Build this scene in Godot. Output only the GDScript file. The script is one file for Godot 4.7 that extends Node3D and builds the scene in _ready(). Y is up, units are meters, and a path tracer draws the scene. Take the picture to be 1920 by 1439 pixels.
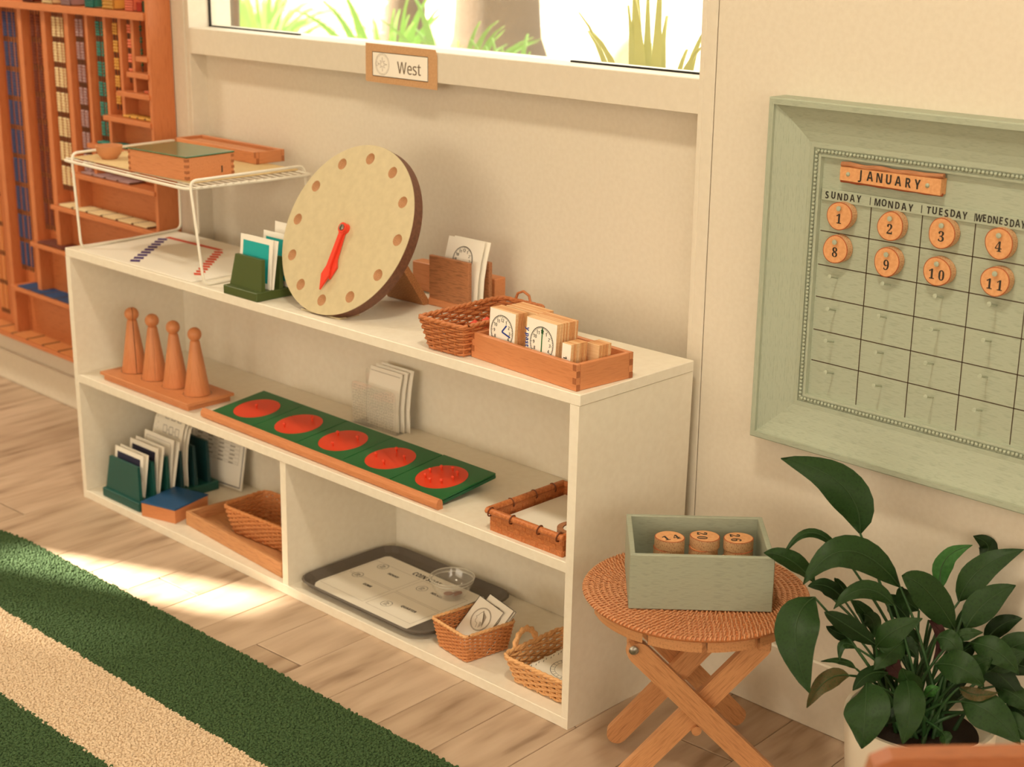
extends Node3D
# A classroom corner: white shelf of learning materials under a west window, bead cabinet, calendar, stool and potted plant.

const SW := 1.5777
const SYAW := 0.0172
const SZ := 0.0204
const TOPY := 0.61
const MIDY := 0.3105
const LOWY := 0.0205

var M := {}
var taken := {}
var rng := RandomNumberGenerator.new()

class MB:
	var v := PackedVector3Array()
	var n := PackedVector3Array()

	func tri(a: Vector3, b: Vector3, c: Vector3, na: Vector3, nb: Vector3, nc: Vector3) -> void:
		if (c - a).cross(b - a).dot(na + nb + nc) < 0.0:
			v.append(a); v.append(c); v.append(b)
			n.append(na); n.append(nc); n.append(nb)
		else:
			v.append(a); v.append(b); v.append(c)
			n.append(na); n.append(nb); n.append(nc)

	func quad(a: Vector3, b: Vector3, c: Vector3, d: Vector3, hint: Vector3) -> void:
		var g := (c - a).cross(d - b).normalized()
		if g.dot(hint) < 0.0: g = -g
		tri(a, b, c, g, g, g)
		tri(a, c, d, g, g, g)

	func flat_tri(a: Vector3, b: Vector3, c: Vector3, hint: Vector3) -> void:
		var g := (b - a).cross(c - a).normalized()
		if g.dot(hint) < 0.0: g = -g
		tri(a, b, c, g, g, g)

	func box(c: Vector3, size: Vector3, bev := 0.0012, B := Basis()) -> MB:
		var h := size * 0.5
		bev = minf(bev, minf(h.x, minf(h.y, h.z)) * 0.6)
		var pt := func(s: Vector3, k: int) -> Vector3:
			var p := Vector3.ZERO
			for j in 3: p[j] = s[j] * (h[j] - (0.0 if j == k else bev))
			return c + B * p
		for k in 3:
			var i := (k + 1) % 3
			var j := (k + 2) % 3
			for sk in [-1.0, 1.0]:
				var q := []
				for e in [[-1, -1], [1, -1], [1, 1], [-1, 1]]:
					var s := Vector3.ZERO
					s[k] = sk; s[i] = e[0]; s[j] = e[1]
					q.append(pt.call(s, k))
				var hv := Vector3.ZERO
				hv[k] = sk
				quad(q[0], q[1], q[2], q[3], B * hv)
				if bev > 0.0:
					for si in [-1.0, 1.0]:   # edge between faces k and i
						var s1 := Vector3.ZERO
						s1[k] = sk; s1[i] = si; s1[j] = -1.0
						var s2 := s1
						s2[j] = 1.0
						quad(pt.call(s1, k), pt.call(s2, k), pt.call(s2, i), pt.call(s1, i), B * (s1 + s2))
		if bev > 0.0:
			for sx in [-1.0, 1.0]:
				for sy in [-1.0, 1.0]:
					for sz in [-1.0, 1.0]:
						var s := Vector3(sx, sy, sz)
						flat_tri(pt.call(s, 0), pt.call(s, 1), pt.call(s, 2), B * s)
		return self

	func hexa(p: Array) -> MB:   # p[0..3] one end loop, p[4..7] the other
		var c := Vector3.ZERO
		for q in p: c += q / 8.0
		for f in [[0, 1, 2, 3], [4, 5, 6, 7], [0, 1, 5, 4], [1, 2, 6, 5], [2, 3, 7, 6], [3, 0, 4, 7]]:
			var m: Vector3 = (p[f[0]] + p[f[1]] + p[f[2]] + p[f[3]]) / 4.0
			quad(p[f[0]], p[f[1]], p[f[2]], p[f[3]], m - c)
		return self

	func lathe(prof: Array, seg := 32, xf := Transform3D(), a0 := 0.0, a1 := TAU) -> MB:
		var m := prof.size()
		var sn := []   # normal of each profile piece
		for i in m - 1:
			var d: Vector2 = prof[i + 1] - prof[i]
			sn.append(Vector2(d.y, -d.x).normalized())
		for i in m - 1:
			var n0: Vector2 = sn[i]
			var n1: Vector2 = sn[i]
			if i > 0 and sn[i - 1].dot(sn[i]) > 0.7: n0 = (sn[i - 1] + sn[i]).normalized()
			if i < m - 2 and sn[i + 1].dot(sn[i]) > 0.7: n1 = (sn[i + 1] + sn[i]).normalized()
			for k in seg:
				var u0 := a0 + (a1 - a0) * k / seg
				var u1 := a0 + (a1 - a0) * (k + 1) / seg
				var c0 := Vector2(cos(u0), sin(u0))
				var c1 := Vector2(cos(u1), sin(u1))
				var P := func(q: Vector2, c: Vector2) -> Vector3: return xf * Vector3(q.x * c.x, q.y, q.x * c.y)
				var N := func(q: Vector2, c: Vector2) -> Vector3: return (xf.basis * Vector3(q.x * c.x, q.y, q.x * c.y)).normalized()
				var a: Vector3 = P.call(prof[i], c0)
				var b: Vector3 = P.call(prof[i], c1)
				var c: Vector3 = P.call(prof[i + 1], c1)
				var d: Vector3 = P.call(prof[i + 1], c0)
				if prof[i].x > 1e-6: tri(a, b, c, N.call(n0, c0), N.call(n0, c1), N.call(n1, c1))
				if prof[i + 1].x > 1e-6: tri(a, c, d, N.call(n0, c0), N.call(n1, c1), N.call(n1, c0))
		return self

	func tube(pts: Array, r: float, sides := 8, closed := false, radii := []) -> MB:
		var m := pts.size()
		var fr := []
		var up := Vector3.UP
		for i in m:
			var t: Vector3
			if closed: t = pts[(i + 1) % m] - pts[(i + m - 1) % m]
			else: t = pts[mini(i + 1, m - 1)] - pts[maxi(i - 1, 0)]
			t = t.normalized()
			if i == 0:
				up = Vector3.UP if absf(t.y) < 0.9 else Vector3.RIGHT
			var s := up.cross(t)
			if s.length() < 0.001: s = Vector3(0.3, 0.5, 0.8).cross(t)
			s = s.normalized()
			up = t.cross(s).normalized()
			fr.append([s, up, t])
		var cnt := m if closed else m - 1
		for i in cnt:
			var j := (i + 1) % m
			var ri: float = radii[i] if radii.size() else r
			var rj: float = radii[j] if radii.size() else r
			for k in sides:
				var u0 := TAU * k / sides
				var u1 := TAU * (k + 1) / sides
				var d00: Vector3 = fr[i][0] * cos(u0) + fr[i][1] * sin(u0)
				var d01: Vector3 = fr[i][0] * cos(u1) + fr[i][1] * sin(u1)
				var d10: Vector3 = fr[j][0] * cos(u0) + fr[j][1] * sin(u0)
				var d11: Vector3 = fr[j][0] * cos(u1) + fr[j][1] * sin(u1)
				tri(pts[i] + d00 * ri, pts[i] + d01 * ri, pts[j] + d11 * rj, d00, d01, d11)
				tri(pts[i] + d00 * ri, pts[j] + d11 * rj, pts[j] + d10 * rj, d00, d11, d10)
		if not closed:
			for e in [0, m - 1]:
				var re: float = radii[e] if radii.size() else r
				var hint: Vector3 = -fr[e][2] if e == 0 else fr[e][2]
				for k in sides:
					var u0 := TAU * k / sides
					var u1 := TAU * (k + 1) / sides
					flat_tri(pts[e], pts[e] + (fr[e][0] * cos(u0) + fr[e][1] * sin(u0)) * re, pts[e] + (fr[e][0] * cos(u1) + fr[e][1] * sin(u1)) * re, hint)
		return self

	func ball(c: Vector3, r: float, seg := 12, rings := 8, sc := Vector3.ONE) -> MB:
		var prof := []
		for i in rings + 1:
			var a := -PI / 2 + PI * i / rings
			prof.append(Vector2(r * cos(a) if i > 0 and i < rings else 0.0, r * sin(a)))
		return lathe(prof, seg, Transform3D(Basis().scaled(sc), c))

	func extrude(poly: PackedVector2Array, z0: float, z1: float, xf := Transform3D()) -> MB:
		var t := Geometry2D.triangulate_polygon(poly)
		var zn := xf.basis.z.normalized()
		for i in range(0, t.size(), 3):
			for e in [[z1, 1.0], [z0, -1.0]]:
				var q := []
				for k in 3: q.append(xf * Vector3(poly[t[i + k]].x, poly[t[i + k]].y, e[0]))
				flat_tri(q[0], q[1], q[2], zn * e[1])
		var cw := Geometry2D.is_polygon_clockwise(poly)
		for i in poly.size():
			var a := poly[i]
			var b := poly[(i + 1) % poly.size()]
			var o := Vector2(b.y - a.y, a.x - b.x) * (-1.0 if cw else 1.0)
			quad(xf * Vector3(a.x, a.y, z0), xf * Vector3(b.x, b.y, z0), xf * Vector3(b.x, b.y, z1), xf * Vector3(a.x, a.y, z1), xf.basis * Vector3(o.x, o.y, 0))
		return self

	func strip(prof: Array, x0: float, x1: float, th: float, xf := Transform3D()) -> MB:   # a bent sheet: prof is (z, y) along its height
		var m := prof.size()
		for i in m - 1:
			var d: Vector2 = (prof[i + 1] - prof[i]).normalized()
			var o := Vector2(d.y, -d.x) * th * 0.5
			var a: Vector2 = prof[i]
			var b: Vector2 = prof[i + 1]
			hexa([xf * Vector3(x0, a.y + o.y, a.x + o.x), xf * Vector3(x1, a.y + o.y, a.x + o.x), xf * Vector3(x1, b.y + o.y, b.x + o.x), xf * Vector3(x0, b.y + o.y, b.x + o.x),
				xf * Vector3(x0, a.y - o.y, a.x - o.x), xf * Vector3(x1, a.y - o.y, a.x - o.x), xf * Vector3(x1, b.y - o.y, b.x - o.x), xf * Vector3(x0, b.y - o.y, b.x - o.x)])
		return self

	func join(mesh: Mesh, xf: Transform3D) -> MB:
		for s in mesh.get_surface_count():
			var a := mesh.surface_get_arrays(s)
			var av: PackedVector3Array = a[Mesh.ARRAY_VERTEX]
			var an: PackedVector3Array = a[Mesh.ARRAY_NORMAL]
			var ai: PackedInt32Array = a[Mesh.ARRAY_INDEX] if a[Mesh.ARRAY_INDEX] != null else PackedInt32Array()
			var cnt := ai.size() if ai.size() else av.size()
			for i in cnt:
				var k := ai[i] if ai.size() else i
				v.append(xf * av[k])
				n.append((xf.basis * an[k]).normalized())
		return self

	# flat print: ink lying on a sheet (x right, y up, z out of the paper)
	func line(xf: Transform3D, a: Vector2, b: Vector2, w: float, lift := 0.0003) -> MB:
		var d := (b - a).normalized()
		var o := Vector2(-d.y, d.x) * w * 0.5
		quad(xf * Vector3(a.x + o.x, a.y + o.y, lift), xf * Vector3(b.x + o.x, b.y + o.y, lift), xf * Vector3(b.x - o.x, b.y - o.y, lift), xf * Vector3(a.x - o.x, a.y - o.y, lift), xf.basis.z)
		return self

	func ring(xf: Transform3D, c: Vector2, r: float, w: float, seg := 28, sx := 1.0) -> MB:
		for k in seg:
			var a := TAU * k / seg
			var b := TAU * (k + 1.0) / seg
			line(xf, c + Vector2(cos(a) * sx, sin(a)) * r, c + Vector2(cos(b) * sx, sin(b)) * r, w)
		return self

	func rect(xf: Transform3D, c: Vector2, s: Vector2, w: float) -> MB:
		var h := s * 0.5
		line(xf, c + Vector2(-h.x, -h.y), c + Vector2(h.x, -h.y), w)
		line(xf, c + Vector2(-h.x, h.y), c + Vector2(h.x, h.y), w)
		line(xf, c + Vector2(-h.x, -h.y), c + Vector2(-h.x, h.y), w)
		line(xf, c + Vector2(h.x, -h.y), c + Vector2(h.x, h.y), w)
		return self

	func fill(xf: Transform3D, c: Vector2, s: Vector2, lift := 0.0003) -> MB:
		return line(xf, c - Vector2(s.x * 0.5, 0), c + Vector2(s.x * 0.5, 0), s.y, lift)

	func mesh() -> ArrayMesh:
		var arr := []
		arr.resize(Mesh.ARRAY_MAX)
		arr[Mesh.ARRAY_VERTEX] = v
		arr[Mesh.ARRAY_NORMAL] = n
		var m := ArrayMesh.new()
		m.add_surface_from_arrays(Mesh.PRIMITIVE_TRIANGLES, arr)
		return m

# ---------------------------------------------------------------- naming and tagging
func numbered(called: String) -> String:
	var k: int = taken.get(called, 0)
	taken[called] = k + 1
	return called if k == 0 else "%s_%03d" % [called, k]

func thing(called: String, label: String, category: String, at := Vector3.ZERO, turn := 0.0, group := "") -> Node3D:
	var o := Node3D.new()
	o.name = numbered(called)
	add_child(o)
	o.position = at
	o.rotation.y = turn
	o.set_meta("label", label)
	o.set_meta("category", category)
	if group != "": o.set_meta("group", group)
	return o

func part(parent: Node, called: String, b, material: Material, stuff := false) -> MeshInstance3D:
	var o := MeshInstance3D.new()
	o.name = called
	o.mesh = b.mesh() if b is MB else b
	o.material_override = material
	parent.add_child(o, true)
	if stuff: o.set_meta("kind", "stuff")
	return o

func structure(called: String) -> Node3D:
	var o := Node3D.new()
	o.name = called
	add_child(o)
	o.set_meta("kind", "structure")
	return o

func S(x: float, y: float, z: float) -> Vector3:   # a point in the shelf's own axes
	var c := cos(SYAW)
	var s := sin(SYAW)
	return Vector3(SW + c * (x - SW) + s * z, y, SZ - s * (x - SW) + c * z)

func sthing(called: String, label: String, category: String, x: float, y: float, z: float, turn := 0.0, group := "") -> Node3D:
	return thing(called, label, category, S(x, y, z), SYAW + turn, group)

func copy_of(o: Node3D, label := "") -> Node3D:
	var base := String(o.name)
	var cut := base.rfind("_")
	if cut > 0 and base.substr(cut + 1).is_valid_int(): base = base.substr(0, cut)
	var c: Node3D = o.duplicate()
	c.name = numbered(base)
	add_child(c)
	if label != "": c.set_meta("label", label)
	return c

# ---------------------------------------------------------------- materials
func noise_tex(sd: int, freq: float, oct: int, cols: Array, size := 256) -> ImageTexture:
	var f := FastNoiseLite.new()
	f.seed = sd
	f.noise_type = FastNoiseLite.TYPE_SIMPLEX_SMOOTH
	f.frequency = freq
	f.fractal_octaves = oct
	var src := f.get_seamless_image(size, size)
	var img := Image.create(size, size, true, Image.FORMAT_RGB8)
	var ramp := []
	for i in 256:
		var t := i / 255.0 * (cols.size() - 1)
		var k := mini(int(t), cols.size() - 2)
		ramp.append((cols[k] as Color).lerp(cols[k + 1], t - k))
	for y in size:
		for x in size:
			img.set_pixel(x, y, ramp[int(clampf(src.get_pixel(x, y).r, 0.0, 1.0) * 255.0)])
	img.generate_mipmaps()
	return ImageTexture.create_from_image(img)

func plain(name: String, c: Color, rough := 0.6) -> StandardMaterial3D:
	var m := StandardMaterial3D.new()
	m.albedo_color = c
	m.roughness = rough
	m.resource_name = name
	M[name] = m
	return m

func grainy(name: String, cols: Array, scale: Vector3, rough := 0.6, freq := 0.02, oct := 4, bump := 0.0, sd := 1, world := false) -> StandardMaterial3D:
	var m := plain(name, Color.WHITE, rough)
	var t := noise_tex(sd, freq, oct, cols)
	m.albedo_texture = t
	m.uv1_triplanar = true
	m.uv1_world_triplanar = world
	m.uv1_triplanar_sharpness = 6.0
	m.uv1_scale = scale
	if bump > 0.0:
		m.heightmap_enabled = true
		m.heightmap_texture = noise_tex(sd + 7, freq, oct, [Color.BLACK, Color.WHITE])
		m.heightmap_scale = bump
	return m

func turned(name: String, of: String, scale: Vector3, offset := Vector3.ZERO, tint := Color.WHITE) -> StandardMaterial3D:
	var m: StandardMaterial3D = M[of].duplicate()
	m.uv1_scale = scale
	m.uv1_offset = offset
	m.albedo_color = tint
	m.resource_name = name
	M[name] = m
	return m

func rgb(r: int, g: int, b: int) -> Color: return Color8(r, g, b)

func materials() -> void:
	grainy("wall", [rgb(218, 208, 191), rgb(224, 215, 199)], Vector3(6, 6, 6), 0.75, 0.05, 3, 0.0, 3, true)
	grainy("white_paint", [rgb(238, 230, 214), rgb(244, 237, 222)], Vector3(6, 6, 6), 0.5, 0.03, 3, 0.0, 5)
	grainy("trim_paint", [rgb(220, 211, 194), rgb(226, 217, 201)], Vector3(6, 6, 6), 0.5, 0.03, 3, 0.0, 7)
	grainy("kraft", [rgb(196, 152, 108), rgb(208, 164, 120)], Vector3(20, 20, 20), 0.8, 0.03, 3, 0.0, 9)
	plain("gap", rgb(84, 66, 50), 0.9)
	plain("gasket", rgb(30, 26, 22), 0.8)
	# woods, grain along x unless noted
	grainy("beech", [rgb(196, 122, 76), rgb(214, 141, 93), rgb(205, 131, 84)], Vector3(3, 34, 34), 0.45, 0.02, 4, 0.0, 11)
	turned("beech_z", "beech", Vector3(34, 34, 3))
	turned("beech_y", "beech", Vector3(34, 3, 34))
	turned("beech_dark", "beech", Vector3(34, 34, 34), Vector3(0.3, 0.1, 0.7), rgb(205, 190, 180))
	turned("cabinet_wood", "beech", Vector3(3, 22, 22), Vector3(0.2, 0.4, 0.1), rgb(244, 226, 212))
	turned("cabinet_wood_y", "beech", Vector3(22, 3, 22), Vector3(0.5, 0.1, 0.3), rgb(244, 226, 212))
	grainy("oak", [rgb(174, 118, 76), rgb(212, 154, 106), rgb(192, 134, 88)], Vector3(2.5, 40, 40), 0.5, 0.025, 4, 0.0, 17)
	turned("oak_z", "oak", Vector3(40, 40, 2.5))
	grainy("walnut", [rgb(130, 84, 54), rgb(184, 124, 84), rgb(160, 104, 68)], Vector3(4, 40, 40), 0.5, 0.02, 4, 0.0, 19)
	grainy("pale_wood", [rgb(222, 180, 132), rgb(238, 202, 158)], Vector3(5, 40, 40), 0.55, 0.02, 4, 0.0, 23)
	turned("pale_wood_b", "pale_wood", Vector3(5, 40, 40), Vector3(0.3, 0.5, 0.1), rgb(236, 206, 182))
	turned("pale_wood_c", "pale_wood", Vector3(5, 40, 40), Vector3(0.7, 0.2, 0.4), rgb(248, 232, 214))
	turned("slice_face", "pale_wood", Vector3(25, 25, 25), Vector3.ZERO, rgb(238, 208, 186))
	grainy("bark", [rgb(150, 96, 62), rgb(220, 176, 132), rgb(196, 150, 110)], Vector3(60, 30, 60), 0.8, 0.03, 4, 0.05, 29)
	plain("bark_line", rgb(160, 78, 40), 0.8)
	grainy("plywood", [rgb(150, 96, 58), rgb(206, 150, 100)], Vector3(60, 60, 60), 0.6, 0.02, 3, 0.0, 31)
	grainy("clock_rim", [rgb(92, 56, 40), rgb(120, 76, 54)], Vector3(20, 20, 20), 0.5, 0.02, 3, 0.0, 37)
	grainy("dimple", [rgb(150, 100, 66), rgb(206, 158, 112)], Vector3(70, 70, 70), 0.6, 0.03, 4, 0.0, 39)
	grainy("clock_face", [rgb(200, 186, 150), rgb(210, 196, 160)], Vector3(8, 8, 8), 0.35, 0.02, 4, 0.0, 41)
	# floor planks (grain along z)
	for k in 5:
		var d := [0, 8, -8, 4, -4][k] as int
		grainy("plank_%d" % k, [rgb(150 + d, 126 + d, 106 + d), rgb(180 + d, 156 + d, 134 + d), rgb(192 + d, 168 + d, 146 + d), rgb(200 + d, 177 + d, 155 + d), rgb(204 + d, 181 + d, 159 + d)], Vector3(5, 5, 0.8), 0.6, 0.012, 4, 0.0, 50 + k)
		M["plank_%d" % k].metallic_specular = 0.25
		M["plank_%d" % k].uv1_offset = Vector3(0.37 * k, 0, 0.61 * k)
	# paint, cloth, plastic
	grainy("sage", [rgb(151, 160, 141), rgb(169, 177, 157), rgb(160, 169, 149)], Vector3(7, 55, 55), 0.55, 0.02, 4, 0.0, 61)
	turned("sage_y", "sage", Vector3(55, 7, 55))
	turned("sage_board", "sage", Vector3(6, 50, 50), Vector3(0.3, 0.2, 0))
	turned("sage_box", "sage", Vector3(7, 55, 55), Vector3(0.1, 0.6, 0), rgb(240, 236, 236))
	plain("inset_green", rgb(2, 102, 50), 0.4)
	plain("inset_red", rgb(226, 62, 26), 0.4)
	plain("inset_edge", rgb(10, 92, 60), 0.4)
	plain("olive", rgb(72, 88, 38), 0.5)
	plain("teal_paint", rgb(22, 84, 78), 0.4)
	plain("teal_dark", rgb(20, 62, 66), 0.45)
	plain("blue_paint", rgb(30, 84, 134), 0.45)
	plain("paper", rgb(248, 242, 230), 0.8)
	plain("card_white", rgb(248, 243, 233), 0.6)
	plain("turquoise_print", rgb(20, 172, 172), 0.7)
	plain("navy_print", rgb(38, 38, 66), 0.7)
	plain("blue_print", rgb(30, 62, 150), 0.6)
	plain("green_print", rgb(12, 110, 46), 0.6)
	plain("purple_print", rgb(72, 52, 128), 0.6)
	plain("red_print", rgb(224, 82, 54), 0.6)
	plain("ink", rgb(40, 34, 28), 0.7)
	plain("soft_ink", rgb(120, 104, 84), 0.7)
	plain("grid_ink", rgb(66, 50, 34), 0.7)
	plain("wire_white", rgb(240, 234, 220), 0.35)
	grainy("mat_board", [rgb(214, 186, 136), rgb(226, 200, 150)], Vector3(20, 20, 20), 0.7, 0.02, 3, 0.0, 67)
	plain("terracotta", rgb(206, 142, 96), 0.6)
	var gl := plain("green_glass", rgb(14, 92, 30), 0.08)
	gl.clearcoat_enabled = true
	plain("red_hand", rgb(232, 66, 44), 0.35)
	var st := plain("steel", rgb(150, 146, 138), 0.3)
	st.metallic = 0.9
	plain("dark_metal", rgb(62, 58, 54), 0.4)
	grainy("willow", [rgb(206, 132, 78), rgb(232, 164, 108)], Vector3(40, 40, 40), 0.5, 0.02, 3, 0.0, 71)
	grainy("willow_dark", [rgb(178, 104, 58), rgb(206, 132, 80)], Vector3(40, 40, 40), 0.5, 0.02, 3, 0.0, 73)
	grainy("willow_pale", [rgb(224, 166, 110), rgb(244, 194, 140)], Vector3(40, 40, 40), 0.5, 0.02, 3, 0.0, 75)
	grainy("rattan", [rgb(172, 112, 74), rgb(220, 162, 116)], Vector3(50, 50, 50), 0.45, 0.02, 3, 0.0, 77)
	grainy("bamboo", [rgb(178, 98, 52), rgb(214, 138, 84)], Vector3(30, 30, 30), 0.4, 0.02, 3, 0.0, 79)
	plain("bamboo_tie", rgb(112, 58, 30), 0.5)
	grainy("grey_tray", [rgb(92, 84, 76), rgb(108, 99, 90)], Vector3(60, 60, 60), 0.55, 0.03, 4, 0.02, 81)
	var ac := plain("acrylic", Color(0.95, 0.93, 0.88, 0.16), 0.08)
	ac.transparency = BaseMaterial3D.TRANSPARENCY_ALPHA
	var bg := plain("bowl_glass", Color(0.97, 0.96, 0.92, 0.1), 0.04)
	bg.transparency = BaseMaterial3D.TRANSPARENCY_ALPHA
	var br := plain("bowl_rim", Color(0.97, 0.96, 0.92, 0.4), 0.05)
	br.transparency = BaseMaterial3D.TRANSPARENCY_ALPHA
	var wg := plain("window_glass", Color(0.95, 0.97, 0.95, 0.06), 0.02)
	wg.transparency = BaseMaterial3D.TRANSPARENCY_ALPHA
	var sr := plain("dimming_pane", Color(0.95, 0.93, 0.88, 0.72), 0.1)  # half-opaque pane, added to weaken the second sun streak
	sr.transparency = BaseMaterial3D.TRANSPARENCY_ALPHA
	var co := plain("copper", rgb(150, 82, 52), 0.4)
	co.metallic = 0.6
	plain("pot", rgb(236, 228, 212), 0.35)
	grainy("soil", [rgb(34, 22, 16), rgb(66, 44, 30)], Vector3(40, 40, 40), 0.95, 0.05, 4, 0.3, 83)
	grainy("leaf_0", [rgb(26, 50, 20), rgb(38, 66, 28), rgb(31, 57, 24)], Vector3(30, 30, 30), 0.5, 0.02, 3, 0.0, 91)
	turned("leaf_1", "leaf_0", Vector3(30, 30, 30), Vector3.ZERO, rgb(196, 206, 196))
	grainy("leaf_2", [rgb(46, 70, 32), rgb(92, 74, 46), rgb(50, 76, 34)], Vector3(40, 40, 40), 0.5, 0.02, 4, 0.0, 93)
	turned("leaf_3", "leaf_0", Vector3(30, 30, 30), Vector3.ZERO, rgb(255, 255, 255))
	M["leaf_3"].albedo_texture = noise_tex(95, 0.02, 3, [rgb(38, 84, 32), rgb(54, 104, 44)])
	plain("leaf_4", rgb(58, 28, 26), 0.7)
	for k in 5: M["leaf_%d" % k].metallic_specular = 0.35
	plain("stem", rgb(40, 78, 36), 0.5)
	plain("vein", rgb(44, 74, 34), 0.5)
	grainy("rug_green", [rgb(46, 74, 40), rgb(80, 106, 64)], Vector3(30, 30, 30), 0.95, 0.06, 3, 0.0, 97)
	grainy("rug_cream", [rgb(208, 184, 154), rgb(234, 212, 186)], Vector3(30, 30, 30), 0.95, 0.06, 3, 0.0, 99)
	grainy("chair_wood", [rgb(140, 80, 48), rgb(166, 100, 62), rgb(152, 88, 54)], Vector3(4, 30, 30), 0.4, 0.02, 4, 0.0, 101)
	# garden
	grainy("garden_soil", [rgb(196, 176, 140), rgb(226, 210, 176), rgb(176, 160, 118)], Vector3(1.2, 1.2, 1.2), 0.9, 0.03, 5, 0.0, 103, true)
	grainy("path", [rgb(224, 218, 206), rgb(240, 236, 226)], Vector3(2, 2, 2), 0.9, 0.03, 4, 0.0, 105, true)
	grainy("trunk", [rgb(70, 56, 44), rgb(104, 84, 66)], Vector3(20, 4, 20), 0.9, 0.03, 4, 0.3, 107)
	grainy("sleeper", [rgb(168, 150, 134), rgb(204, 190, 172)], Vector3(4, 30, 30), 0.8, 0.03, 4, 0.0, 109)
	var bl := plain("blade", rgb(126, 176, 82), 0.5)
	bl.backlight_enabled = true
	bl.backlight = Color(0.5, 0.6, 0.3)
	var b2 := plain("blade_olive", rgb(168, 168, 82), 0.5)
	b2.backlight_enabled = true
	b2.backlight = Color(0.5, 0.5, 0.25)
	for e in [["bead_gold", rgb(216, 140, 78)], ["bead_blue", rgb(22, 66, 120)], ["bead_brown", rgb(110, 42, 24)], ["bead_white", rgb(236, 214, 168)], ["bead_lilac", rgb(172, 138, 140)], ["bead_teal", rgb(44, 138, 128)], ["bead_yellow", rgb(226, 174, 84)], ["bead_pink", rgb(238, 132, 100)], ["bead_green", rgb(30, 84, 52)], ["bead_red", rgb(206, 60, 36)], ["bead_link", rgb(92, 58, 36)]]:
		plain(e[0], e[1], 0.35)

# ---------------------------------------------------------------- small helpers
var fonts := {}
func lettering(b: MB, xf: Transform3D, text: String, at: Vector2, height: float, style := "sans", turn := 0.0, wide := 1.0) -> void:
	if not fonts.has(style):
		var f := SystemFont.new()
		f.font_names = PackedStringArray(["Droid Serif" if style.begins_with("serif") else "Droid Sans"])
		f.font_weight = 700 if style.ends_with("bold") else 400
		fonts[style] = f
	var t := TextMesh.new()
	t.text = text
	t.font = fonts[style]
	t.font_size = 64
	t.pixel_size = height / 46.0
	t.depth = 0.0004
	t.curve_step = 2.0
	b.join(t, xf * Transform3D(Basis(Vector3.BACK, turn).scaled_local(Vector3(wide, 1, 1)), Vector3(at.x, at.y, 0.0002)))

func upright(at: Vector3, lean := 0.0, turn := 0.0) -> Transform3D:   # a sheet standing at its bottom middle, leaning back
	return Transform3D(Basis(Vector3.UP, turn) * Basis(Vector3.RIGHT, -lean), at)

func lying(at := Vector3.ZERO, turn := 0.0) -> Transform3D:   # a print on a level face, read from the front
	return Transform3D(Basis(Vector3.UP, turn) * Basis(Vector3.RIGHT, -PI / 2), at)

func rrect(hw: float, hd: float, cr: float, count: int) -> Array:   # [point, outward normal] evenly around a rounded rectangle
	var segs := []
	var total := 0.0
	var cs := [[Vector2(hw - cr, hd - cr), 0.0], [Vector2(-hw + cr, hd - cr), PI / 2], [Vector2(-hw + cr, -hd + cr), PI], [Vector2(hw - cr, -hd + cr), PI * 1.5]]
	for k in 4:
		segs.append([0, cs[k][0], cs[k][1], cr * PI / 2])
		var a0: float = cs[k][1] + PI / 2
		var p: Vector2 = cs[k][0] + Vector2(cos(a0), sin(a0)) * cr
		var q: Vector2 = cs[(k + 1) % 4][0] + Vector2(cos(a0), sin(a0)) * cr
		segs.append([1, p, q, p.distance_to(q), Vector2(cos(a0), sin(a0))])
	for s in segs: total += s[3]
	var out := []
	for i in count:
		var d := total * i / count
		for s in segs:
			if d <= s[3]:
				if s[0] == 0:
					var a: float = s[2] + d / cr
					out.append([s[1] + Vector2(cos(a), sin(a)) * cr, Vector2(cos(a), sin(a))])
				else:
					out.append([(s[1] as Vector2).lerp(s[2], d / maxf(s[3], 1e-6)), s[4]])
				break
			d -= s[3]
	return out

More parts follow.
